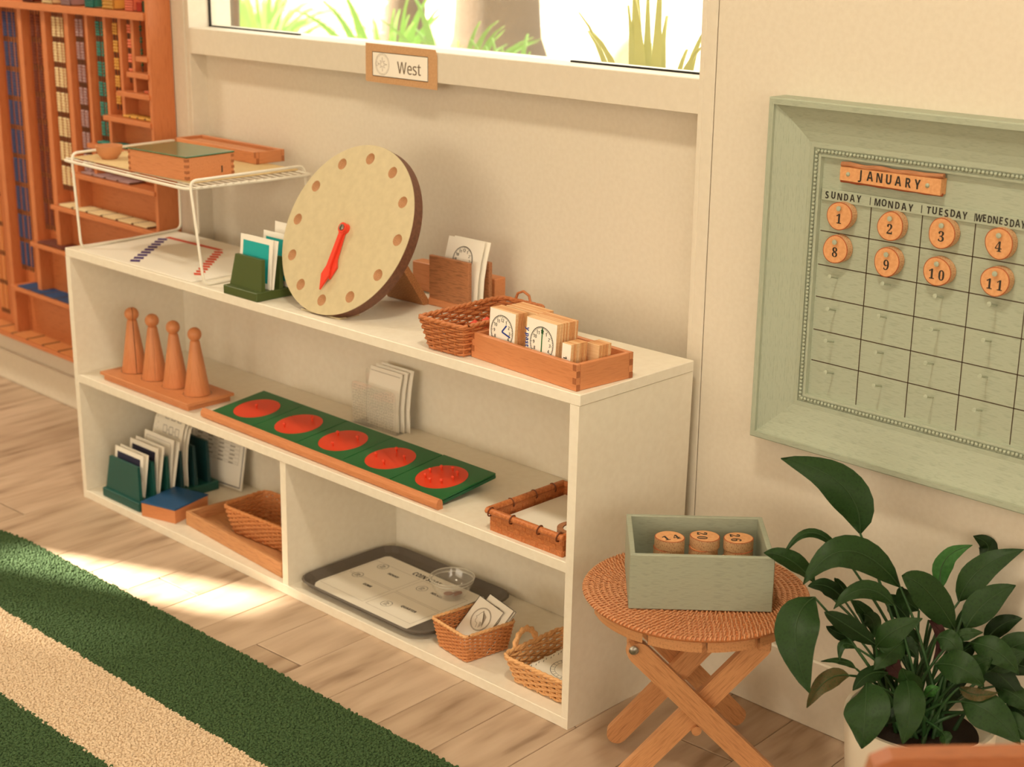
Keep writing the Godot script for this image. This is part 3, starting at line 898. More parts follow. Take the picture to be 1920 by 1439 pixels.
func bead_cabinet() -> void:
	var c := thing("bead_cabinet", "orange wooden wall cabinet of coloured bead chains at the left", "cabinet", Vector3(-0.045, 0.165, 0.0))
	var wx: Material = M["cabinet_wood"]
	var wy: Material = M["cabinet_wood_y"]
	var L := 1.05
	var H := 1.3
	var Z := 0.066
	part(c, "back_panel", MB.new().box(Vector3(-L / 2, H / 2, 0.006), Vector3(L - 0.02, H, 0.01), 0.0), wx)
	for x in [-0.006, -L + 0.006]:
		part(c, "side_panel", MB.new().box(Vector3(x, H / 2, Z / 2 + 0.001), Vector3(0.012, H, Z - 0.002), 0.001), wy)
	# shelves that shorten upwards in steps; y is the top of each front edge in world height
	var sh := [[-0.1, 1.02], [-0.145, 0.98], [-0.195, 0.931], [-0.267, 0.865], [-0.353, 0.787], [-0.446, 0.7], [-0.566, 0.6], [-0.694, 0.48], [-0.829, 0.335], [-1.085, 0.185]]
	for i in sh.size():
		var x0: float = sh[i][0] + 0.045
		part(c, "shelf", MB.new().box(Vector3((x0 - 0.006) / 2, sh[i][1] - 0.165 - 0.006, Z / 2 + 0.008), Vector3(-x0 - 0.006, 0.012, Z - 0.006), 0.001), wx)
	part(c, "shelf", MB.new().box(Vector3(-L / 2, 1.113 - 0.165, Z / 2 + 0.008), Vector3(L - 0.024, 0.018, Z - 0.006), 0.001), wx)
	# columns of hanging chains: colour, centre x, width, bead bars across, beads in a bar, lowest end, first y
	var cols := [
		["gold", -0.93, 0.055, 4, 10, 0.2, 10], ["blue", -0.775, 0.075, 5, 9, 0.35, 9], ["brown", -0.63, 0.06, 4, 8, 0.49, 8], ["white", -0.515, 0.062, 5, 7, 0.61, 7],
		["lilac", -0.405, 0.042, 4, 6, 0.71, 6], ["teal", -0.31, 0.038, 3, 5, 0.797, 5], ["yellow", -0.235, 0.03, 2, 4, 0.875, 4], ["pink", -0.17, 0.024, 2, 3, 0.94, 3], ["green", -0.12, 0.02, 1, 2, 0.99, 2]]
	var names := {"gold": "golden", "blue": "dark blue", "brown": "dark brown", "white": "cream white", "lilac": "lilac", "teal": "teal", "yellow": "yellow", "pink": "pink", "green": "dark green"}
	var xs := []
	for i in cols.size():
		var k: Array = cols[i]
		if i + 1 < cols.size():
			var xm: float = (k[1] - k[2] / 2 + cols[i + 1][1] + cols[i + 1][2] / 2) / 2
			xm = (k[1] + k[2] / 2 + cols[i + 1][1] - cols[i + 1][2] / 2) / 2
			var low: float = k[5] - 0.012
			part(c, "divider", MB.new().box(Vector3(xm + 0.045, (1.104 + low) / 2 - 0.165, 0.03), Vector3(0.012 if i > 3 else 0.02, 1.104 - low, 0.04), 0.001), wy)
		var o := thing("bead_chain", "hanging %s bead chain in the bead cabinet" % names[k[0]], "beads", Vector3(k[1], k[5], 0.04), 0.0, "hanging bead chains")
		var bd := 0.0073
		var seg_h: float = bd * k[4]
		var pitch := seg_h + 0.013
		var seg := MB.new()
		for a in k[3]:
			for b in k[4]:
				seg.ball(Vector3((a - (k[3] - 1) / 2.0) * k[2] / k[3] * 0.95, (b + 0.5) * bd, (a % 2) * 0.002), bd * 0.52, 6, 4)
		var sm := seg.mesh()
		var link := MB.new()
		for a in k[3]:
			link.tube([Vector3((a - (k[3] - 1) / 2.0) * k[2] / k[3] * 0.95, -0.0135, 0), Vector3((a - (k[3] - 1) / 2.0) * k[2] / k[3] * 0.95, 0.0, 0.001)], 0.0022, 5)
		var lm := link.mesh()
		var y: float = 1.09 - k[5] - seg_h
		var top := true
		while y > -0.005:
			var s := part(o, "bead_segment", sm, M["bead_" + k[0]])
			s.position.y = y
			if not top or true:
				var l := part(o, "link", lm, M["bead_link"])
				l.position.y = y
			y -= pitch
			top = false
		var hk := MB.new()
		for a in k[3]: hk.tube([Vector3((a - (k[3] - 1) / 2.0) * k[2] / k[3] * 0.9, 1.09 - k[5], 0), Vector3((a - (k[3] - 1) / 2.0) * k[2] / k[3] * 0.9, 1.1035 - k[5], 0)], 0.0016, 5)
		part(o, "hook", hk, M["bead_link"])
	# bead squares lying on the shelves: shelf, colour, beads a side, how many, from, step
	var rows := [[9, "gold", 10, 6, -1.02, 0.088, 0.056], [8, "blue", 9, 5, -0.79, 0.072, 0.056], [7, "brown", 8, 5, -0.66, 0.07, 0.054], [6, "white", 7, 6, -0.53, 0.073, 0.05], [5, "lilac", 6, 4, -0.41, 0.06, 0.043], [4, "teal", 5, 4, -0.325, 0.052, 0.036], [3, "yellow", 4, 4, -0.2, 0.034, 0.028], [2, "pink", 3, 2, -0.105, 0.027, 0.02]]
	var ord := ["first", "second", "third", "fourth", "fifth", "sixth"]
	for r in rows:
		var sq := MB.new()
		var pit: float = r[6] / r[2]
		var px: float = (r[5] * 0.9) / r[2]
		for a in r[2]:
			for b in r[2]:
				sq.ball(Vector3((a + 0.5) * px, pit * 0.5, (b + 0.5) * pit - r[6] / 2), px * 0.5, 6, 4, Vector3(1, pit / px, pit / px))
		var bars := MB.new()
		for e in [0.0, 1.0]: bars.tube([Vector3(e * px * r[2], pit * 0.5, -r[6] / 2), Vector3(e * px * r[2], pit * 0.5, r[6] / 2)], 0.0016, 5)
		var first: Node3D = null
		for i in r[3]:
			var lb := "%s of the flat %s bead squares lying on a cabinet shelf" % [ord[i].capitalize(), names[r[1]]]
			var o: Node3D
			if first == null:
				o = thing("bead_square", lb, "beads", Vector3.ZERO, 0.0, "flat %s bead squares" % names[r[1]])
				part(o, "beads", sq, M["bead_" + r[1]])
				part(o, "end_bars", bars, M["bead_link"])
				first = o
			else:
				o = copy_of(first, lb)
			o.position = Vector3(r[4] + i * r[5], sh[r[0]][1] + 0.0002, 0.041)
	# bead cubes standing on the top shelf
	var cubes := [["white", -0.52, 0.05], ["brown", -0.615, 0.055], ["lilac", -0.43, 0.046], ["teal", -0.32, 0.04], ["yellow", -0.225, 0.05], ["pink", -0.14, 0.036], ["green", -0.075, 0.026], ["red", -0.105, 0.022]]
	for q in cubes:
		var o := thing("bead_cube", "%s bead cube on the cabinet's upper shelf" % (names[q[0]] if names.has(q[0]) else "red"), "beads", Vector3(q[1], 1.1225, 0.04), 0.0, "bead cubes on the upper shelf")
		var b := MB.new()
		var n := 6
		for a in n:
			for d in n:
				for e in [0.0, 1.0]:
					b.ball(Vector3((a + 0.5) / n - 0.5, (d + 0.5) / n, 0.5 - 0.5 / n) * q[2], q[2] / n * 0.55, 6, 4)
		b.box(Vector3(0, q[2] / 2, 0), Vector3.ONE * q[2] * 0.9, 0.0)
		part(o, "beads", b, M["bead_" + q[0]])

func wire_loop(corners: Array, rad: float, r: float) -> MB:   # a closed wire through rounded corners
	var pts := []
	var m := corners.size()
	for i in m:
		var p: Vector3 = corners[i]
		var a: Vector3 = (corners[(i + m - 1) % m] - p).normalized() * rad
		var b: Vector3 = (corners[(i + 1) % m] - p).normalized() * rad
		for k in 6:
			var t := k / 5.0
			pts.append((p + a) * (1 - t) * (1 - t) + p * 2 * t * (1 - t) + (p + b) * t * t)
	return MB.new().tube(pts, r, 8, true)

func top_of_shelf() -> void:
	# --- printed sheet under the wire rack
	var sh := sthing("laminated_sheet", "laminated sheet printed with red and purple zigzags under the wire rack", "sheet", 0.27, TOPY + 0.0003, 0.15)
	part(sh, "sheet", MB.new().box(Vector3(0, 0.0012, 0), Vector3(0.445, 0.0022, 0.283), 0.0), M["card_white"])
	var zz := func(a: Vector2, b: Vector2, count: int, mat: String) -> void:
		var q := MB.new()
		for i in count:
			var c := a.lerp(b, (i + 0.5) / count)
			var hx := 0.018
			var hz := absf(b.y - a.y) / count * 0.62
			q.quad(Vector3(c.x - hx, 0.0026, c.y), Vector3(c.x, 0.0026, c.y - hz), Vector3(c.x + hx, 0.0026, c.y), Vector3(c.x, 0.0026, c.y + hz), Vector3.UP)
		part(sh, "print", q, M[mat])
	zz.call(Vector2(-0.021, 0.128), Vector2(-0.2, -0.07), 9, "purple_print")
	zz.call(Vector2(0.183, 0.102), Vector2(0.01, -0.078), 10, "red_print")
	part(sh, "print", MB.new().line(lying(Vector3(0, 0.0024, 0)), Vector2(-0.203, 0.081), Vector2(0.006, 0.086), 0.014), M["red_print"])
	# --- wire rack
	var rk := sthing("wire_rack", "white wire rack standing on the shelf top", "rack", 0, TOPY, 0)
	var wm: Material = M["wire_white"]
	part(rk, "end_frame", wire_loop([Vector3(0.042, 0.003, 0.283), Vector3(0.008, 0.215, 0.272), Vector3(-0.02, 0.215, -0.03), Vector3(0.005, 0.003, -0.012)], 0.018, 0.0032), wm)
	part(rk, "end_frame", wire_loop([Vector3(0.537, 0.003, 0.294), Vector3(0.506, 0.215, 0.296), Vector3(0.5, 0.215, -0.005), Vector3(0.53, 0.003, 0.0)], 0.018, 0.0032), wm)
	part(rk, "back_leg", MB.new().tube([Vector3(0.08, 0.003, -0.012), Vector3(0.072, 0.19, -0.018)], 0.0028, 8), wm)
	part(rk, "rim", wire_loop([Vector3(-0.022, 0.197, 0.277), Vector3(0.498, 0.197, 0.298), Vector3(0.52, 0.197, -0.012), Vector3(-0.03, 0.197, -0.032)], 0.02, 0.0035), wm)
	var gw := MB.new()
	for i in 16:
		var t := (i + 0.5) / 16.0
		gw.tube([Vector3(-0.026, 0.2, lerpf(-0.03, 0.275, t)), Vector3(0.515, 0.2, lerpf(-0.01, 0.296, t))], 0.0016, 5)
	for i in 3:
		var x := 0.06 + 0.19 * i
		gw.tube([Vector3(x, 0.1975, -0.022), Vector3(x, 0.1975, 0.284)], 0.0022, 5)
	part(rk, "grid_wires", gw, wm, true)
	var RY := TOPY + 0.2018
	var mb := sthing("tan_board", "tan board lying on the wire rack", "board", 0.235, RY, 0.125, -0.02)
	part(mb, "board", MB.new().box(Vector3(0, 0.0014, 0), Vector3(0.475, 0.0026, 0.275), 0.0005), M["mat_board"])
	RY += 0.003
	var bw := sthing("terracotta_bowl", "small terracotta bowl on the wire rack", "bowl", 0.075, RY, 0.215)
	part(bw, "bowl", MB.new().lathe([Vector2(0.0, 0.0), Vector2(0.016, 0.0), Vector2(0.026, 0.011), Vector2(0.031, 0.03), Vector2(0.0285, 0.03), Vector2(0.024, 0.013), Vector2(0.0, 0.005)], 28), M["terracotta"])
	var bx := sthing("lidded_box", "wooden box with a green glass lid on the wire rack", "box", 0.35, RY, 0.21, 0.06)
	part(bx, "body", MB.new().box(Vector3(0, 0.024, 0), Vector3(0.2, 0.048, 0.125), 0.001), M["beech"])
	part(bx, "lid", MB.new().box(Vector3(0, 0.0495, 0), Vector3(0.204, 0.003, 0.129), 0.001), M["green_glass"])
	var jt := MB.new()
	for i in 4: jt.box(Vector3(0.0965, 0.006 + 0.012 * i, 0.0592), Vector3(0.008, 0.006, 0.0076), 0.0)
	for i in 4: jt.box(Vector3(-0.0965, 0.006 + 0.012 * i, 0.0592), Vector3(0.008, 0.006, 0.0076), 0.0)
	for i in 4: jt.box(Vector3(0.0965, 0.006 + 0.012 * i, -0.0592), Vector3(0.008, 0.006, 0.0076), 0.0)
	part(bx, "finger_joints", jt, M["beech_dark"])
	part(bx, "keyhole", MB.new().box(Vector3(0.1002, 0.016, -0.03), Vector3(0.0008, 0.014, 0.003), 0.0), M["ink"])
	var lt := sthing("pencil_tray", "long narrow open wooden tray at the back of the wire rack", "tray", 0.205, RY, -0.018, -0.01)
	open_box(lt, 0.32, 0.078, 0.027, 0.008, "beech", "beech_z", true)
	part(lt, "inner_rail", MB.new().box(Vector3(0.012, 0.018, 0.004), Vector3(0.28, 0.012, 0.03), 0.001), M["beech"])
	# --- green card holder
	var gh := sthing("card_holder", "olive green card holder beside the big clock", "holder", 0.668, TOPY, 0.232)
	var ol: Material = M["olive"]
	part(gh, "base", MB.new().box(Vector3(0, 0.009, 0), Vector3(0.112, 0.018, 0.135), 0.0015), ol)
	for i in 3:
		var zf := 0.048 - 0.045 * i
		part(gh, "divider", MB.new().hexa([Vector3(-0.052, 0.018, zf - 0.005), Vector3(-0.052, 0.018, zf + 0.005), Vector3(0.052, 0.018, zf + 0.005), Vector3(0.052, 0.018, zf - 0.005), Vector3(-0.044, 0.08, zf - 0.013), Vector3(-0.044, 0.08, zf - 0.005), Vector3(0.044, 0.08, zf - 0.005), Vector3(0.044, 0.08, zf - 0.013)]), ol)
	var cards := [[0.668, 0.262, 0.105, 0.1, 0.1, true, "first turquoise bordered card in the olive holder"], [0.672, 0.2575, 0.105, 0.098, 0.16, false, "blank white card behind the first turquoise card"], [0.685, 0.22, 0.1, 0.104, 0.1, true, "second turquoise bordered card in the olive holder"], [0.694, 0.213, 0.1, 0.1, 0.15, false, "blank white card behind the second turquoise card"], [0.69, 0.187, 0.11, 0.118, 0.06, false, "tall white card at the back of the olive holder"], [0.705, 0.18, 0.11, 0.11, 0.12, false, "rearmost white card in the olive holder"]]
	for k in cards:
		var o := sthing("picture_card", k[6], "card", k[0], TOPY + 0.0185, k[1], 0.0, "cards in the olive holder")
		var xf := upright(Vector3.ZERO, k[4])
		part(o, "card", MB.new().box(xf * Vector3(0, k[3] / 2, 0), Vector3(k[2], k[3], 0.0014), 0.0, xf.basis), M["card_white"])
		if k[5]: part(o, "print", MB.new().fill(xf * Transform3D(Basis(), Vector3(0, k[3] / 2, 0.001)), Vector2.ZERO, Vector2(k[2] - 0.02, k[3] - 0.022)), M["turquoise_print"])
	# --- big wooden clock
	var ck := sthing("practice_clock", "large round cream practice clock with red hands", "clock", 0.884, TOPY, 0.2, 0.022)
	var face := Transform3D(Basis(Vector3.RIGHT, -0.468), Vector3(0, 0.1575, 0))
	var csg := CSGCombiner3D.new()
	csg.name = "face_board"
	ck.add_child(csg)
	csg.transform = face
	var cyl := CSGCylinder3D.new()
	cyl.name = "disc"
	cyl.radius = 0.1725
	cyl.height = 0.006
	cyl.sides = 96
	cyl.rotation.x = PI / 2
	cyl.position.z = -0.003
	cyl.material = M["clock_face"]
	csg.add_child(cyl)
	for k in 12:
		var sp := CSGSphere3D.new()
		sp.name = "dimple_cut"
		sp.operation = CSGShape3D.OPERATION_SUBTRACTION
		sp.radius = 0.016
		sp.radial_segments = 24
		sp.rings = 12
		sp.material = M["dimple"]
		var a := TAU * k / 12.0
		sp.position = Vector3(sin(a) * 0.145, cos(a) * 0.145, 0.011)
		csg.add_child(sp, true)
	part(ck, "rim", MB.new().lathe([Vector2(0.0, -0.026), Vector2(0.171, -0.026), Vector2(0.1727, -0.0245), Vector2(0.1727, -0.0015), Vector2(0.171, -0.006), Vector2(0.0, -0.006)], 96, face * Transform3D(Basis(Vector3.RIGHT, PI / 2), Vector3.ZERO)), M["clock_rim"])
	for hd in [[0.103, -0.06, 0.0015], [0.127, 0.04, 0.0065]]:
		var L: float = hd[0]
		var poly := PackedVector2Array([Vector2(-0.0065, -0.006), Vector2(0.0065, -0.006), Vector2(0.0085, 0.004), Vector2(0.0045, 0.012), Vector2(0.0052, L * 0.62), Vector2(0.011, L * 0.76), Vector2(0.0, L), Vector2(-0.011, L * 0.76), Vector2(-0.0052, L * 0.62), Vector2(-0.0045, 0.012), Vector2(-0.0085, 0.004)])
		part(ck, "hand", MB.new().extrude(poly, hd[2], hd[2] + 0.004, face * Transform3D(Basis(Vector3.BACK, PI - hd[1]), Vector3.ZERO)), M["red_hand"])
	part(ck, "hub", MB.new().lathe([Vector2(0.0105, 0.0), Vector2(0.0105, 0.0115), Vector2(0.0, 0.0115)], 20, face * Transform3D(Basis(Vector3.RIGHT, PI / 2), Vector3.ZERO)), M["red_hand"])
	part(ck, "screw", MB.new().lathe([Vector2(0.0062, 0.0), Vector2(0.0062, 0.0135), Vector2(0.005, 0.0145), Vector2(0.0, 0.0145)], 20, face * Transform3D(Basis(Vector3.RIGHT, PI / 2), Vector3.ZERO)), M["steel"])
	part(ck, "screw_slot", MB.new().box(face * Vector3(0, 0, 0.0146), Vector3(0.0018, 0.01, 0.0006), 0.0, face.basis), M["ink"])
	part(ck, "stand", MB.new().hexa([Vector3(-0.02, 0.0, -0.145), Vector3(-0.02, 0.0, -0.125), Vector3(0.085, 0.0, -0.125), Vector3(0.085, 0.0, -0.145), Vector3(0.0, 0.155, -0.052), Vector3(0.0, 0.155, -0.036), Vector3(0.06, 0.155, -0.036), Vector3(0.06, 0.155, -0.052)]), M["plywood"])
	part(ck, "foot_plate", MB.new().box(Vector3(0.0, 0.0014, 0.045), Vector3(0.115, 0.0028, 0.05), 0.0006), M["clock_face"])
	# --- wooden card holder with clock cards, and the block behind it
	var bl := sthing("wooden_block", "long wooden block lying behind the clock card holder", "block", 0.965, TOPY, -0.022)
	part(bl, "block", MB.new().box(Vector3(0, 0.03, 0), Vector3(0.24, 0.06, 0.03), 0.0015), M["beech"])
	var wh := sthing("wooden_card_holder", "dark wooden holder with clock sheets right of the big clock", "holder", 1.022, TOPY, 0.03)
	part(wh, "base", MB.new().box(Vector3(0, 0.007, 0.0), Vector3(0.112, 0.014, 0.062), 0.001), M["beech"])
	part(wh, "front_panel", MB.new().box(Vector3(0, 0.055, 0.024), Vector3(0.112, 0.09, 0.009), 0.001), M["walnut"])
	part(wh, "back_panel", MB.new().box(Vector3(0.012, 0.055, -0.02), Vector3(0.112, 0.084, 0.009), 0.001), M["walnut"])
	for k in 2:
		var o := sthing("clock_sheet", ["front paper sheet with a printed clock dial in the wooden holder", "second paper sheet behind the printed clock dial"][k], "paper", 1.035 + 0.007 * k, TOPY + 0.0142, 0.043 - 0.009 * k, 0.0, "clock sheets in the wooden holder")
		part(o, "sheet", MB.new().strip([Vector2(0.0, 0.0), Vector2(-0.004, 0.05), Vector2(-0.011, 0.085), Vector2(-0.022, 0.122)], -0.05, 0.05, 0.0008), M["paper"])
		if k == 0:
			var xf := Transform3D(Basis(Vector3.RIGHT, -0.27), Vector3(0.0, 0.082, -0.0095))
			var dl := MB.new()
			dial(dl, xf, Vector2.ZERO, 0.027)
			part(o, "print", dl, M["ink"])
	# --- wicker basket with a red thing inside
	var wb := sthing("wicker_basket", "dark wicker basket holding something red beside the clock card tray", "basket", 1.247, TOPY, 0.188, 0.02, "wicker baskets")
	weave(wb, 0.088, 0.19, 0.058, 0.012, 11, 0.0025, 31, "willow_dark", "willow_dark", 0.01)
	part(wb, "handle", MB.new().tube([Vector3(-0.02, 0.056, -0.107), Vector3(-0.014, 0.072, -0.108), Vector3(0.0, 0.078, -0.108), Vector3(0.014, 0.072, -0.108), Vector3(0.02, 0.056, -0.107)], 0.0026, 6), M["willow_dark"])
	for i in 5:
		var rd := sthing("red_counter", "small red counter lying inside the dark wicker basket", "counter", 1.245 + 0.014 * (i % 3), TOPY + 0.0035, 0.175 + 0.022 * (i / 3) + 0.008 * (i % 2), 0.0, "red counters in the dark basket")
		part(rd, "body", MB.new().lathe([Vector2(0.0, 0.0), Vector2(0.008, 0.0), Vector2(0.0105, 0.003), Vector2(0.0105, 0.024), Vector2(0.0075, 0.031), Vector2(0.009, 0.037), Vector2(0.0, 0.043)], 14), M["red_print"])
	# --- tray of clock cards
	var TY := -0.086
	var tr := sthing("clock_card_tray", "wooden tray full of clock cards at the shelf's right end", "tray", 1.438, TOPY, 0.2135, TY)
	open_box(tr, 0.268, 0.13, 0.045, 0.009, "beech", "beech_z", true)
	var tb := Transform3D(Basis(Vector3.UP, SYAW + TY), S(1.438, TOPY + 0.0100, 0.2135))
	# rows: left edge, width, height, front z, how many, thickness, gap after
	var rows := [["blue", -0.105, 0.068, 0.083, 0.05, 8, 0.0033], ["green", -0.008, 0.075, 0.086, 0.052, 15, 0.0033], ["word", 0.083, 0.022, 0.06, 0.052, 11, 0.0033], ["tail", 0.09, 0.03, 0.054, 0.004, 9, 0.0033], ["late", -0.1, 0.08, 0.082, 0.018, 12, 0.0033]]
	var seen := {"blue": "wooden card in the stack behind the blue clock card", "green": "wooden card in the stack behind the green clock card", "word": "small wooden word card at the front right of the clock tray", "tail": "small wooden word card at the back right of the clock tray", "late": "wooden card in the rear stack behind the blue clock card"}
	var fronts := {"blue": "foremost wooden card printed with a blue-handed clock", "green": "foremost wooden card printed with a green-handed clock", "word": "foremost small wooden word card in the clock tray"}
	for r in rows:
		var first: Node3D = null
		for i in r[5]:
			var lb: String = fronts[r[0]] if i == 0 and fronts.has(r[0]) else seen[r[0]]
			var o: Node3D
			if i == 0 or (i == 1 and fronts.has(r[0])):
				o = thing("clock_card", lb, "card", Vector3.ZERO, 0.0, "wooden cards in the clock tray: " + r[0])
				var pf := MB.new().box(Vector3(r[2] / 2, r[3] / 2, 0), Vector3(r[2], r[3], 0.0029), 0.0004)
				part(o, "card", pf, M["pale_wood"])
				if i == 0 and r[0] in ["blue", "green"]:
					var xf := Transform3D(Basis(), Vector3(r[2] / 2 + (0.004 if r[0] == "green" else 0.0), r[3] * 0.5, 0.0016))
					var fc := MB.new()
					fc.fill(xf, Vector2(-0.002 if r[0] == "green" else 0.0, 0), Vector2(r[2] - 0.001, r[3] - 0.001), -0.0001)
					part(o, "face", fc, M["card_white"])
					var dl := MB.new()
					var c := Vector2(0.0, 0.004)
					dial(dl, xf, c, 0.0285)
					part(o, "print", dl, M["ink"])
					var hn := MB.new()
					if r[0] == "blue":
						hn.line(xf, c, c + Vector2(0.0115, 0.013), 0.003)
						hn.line(xf, c, c + Vector2(0.022, -0.006), 0.003)
						part(o, "print", hn, M["blue_print"])
					else:
						hn.line(xf, c + Vector2(0, -0.022), c + Vector2(0, 0.027), 0.0026)
						hn.line(xf, c + Vector2(-0.0022, 0.021), c + Vector2(0.0022, 0.021), 0.006)
						part(o, "print", hn, M["green_print"])
						var tx := MB.new()
						lettering(tx, xf, "y past", Vector2(-0.036, 0.008), 0.0085, "sans_bold", -PI / 2)
						part(o, "print", tx, M["blue_print"])
				elif i == 0 and r[0] == "word":
					var xf := Transform3D(Basis(), Vector3(r[2] / 2, r[3] * 0.6, 0.0016))
					part(o, "face", MB.new().fill(xf, Vector2(0, -0.006), Vector2(r[2] - 0.001, r[3] - 0.001), -0.0001), M["card_white"])
					var tx := MB.new()
					lettering(tx, xf, "1", Vector2(-0.002, 0.0), 0.008, "sans_bold", -PI / 2)
					lettering(tx, xf, "o", Vector2(-0.002, -0.014), 0.008, "sans_bold", -PI / 2)
					part(o, "print", tx, M["ink"])
				if i > 0 or not fronts.has(r[0]): first = o
			else:
				o = copy_of(first, lb)
				(o.get_child(0) as MeshInstance3D).material_override = M[["pale_wood", "pale_wood_b", "pale_wood_c", "pale_wood_b"][rng.randi() % 4]]
			o.transform = tb * Transform3D(Basis(Vector3.RIGHT, -0.06), Vector3(r[1] + rng.randf_range(-0.0006, 0.0006), 0.0, r[4] - i * r[6] - (0.006 if i == 0 and r[0] == "none" else 0.0)))

func skittle(o: Node3D, pieces: int, gap: float, turn: float) -> void:
	var prof := [Vector2(0.0, 0.0), Vector2(0.028, 0.0), Vector2(0.0285, 0.003), Vector2(0.0108, 0.118), Vector2(0.0098, 0.121)]
	for i in 12:
		var a := -1.02 + (PI / 2 + 1.02) * i / 11.0
		prof.append(Vector2(0.0155 * cos(a) if i < 11 else 0.0, 0.1355 + 0.0155 * sin(a)))
	for k in pieces:
		var a0 := turn + TAU * k / pieces
		var a1 := a0 + TAU / pieces
		var off := Vector3(cos((a0 + a1) / 2), 0, sin((a0 + a1) / 2)) * gap if pieces > 1 else Vector3.ZERO
		var b := MB.new().lathe(prof, maxi(8, 40 / pieces), Transform3D(Basis(), off), a0, a1)
		if pieces > 1:
			for e in [a0, a1]:
				var dirv := Vector3(cos(e), 0, sin(e))
				for i in prof.size() - 1:
					b.quad(off + dirv * prof[i].x + Vector3.UP * prof[i].y, off + dirv * prof[i + 1].x + Vector3.UP * prof[i + 1].y, off + Vector3.UP * prof[i + 1].y, off + Vector3.UP * prof[i].y, dirv.cross(Vector3.UP) * (1.0 if e == a0 else -1.0))
		part(o, "piece" if pieces > 1 else "body", b, M["beech_y"])

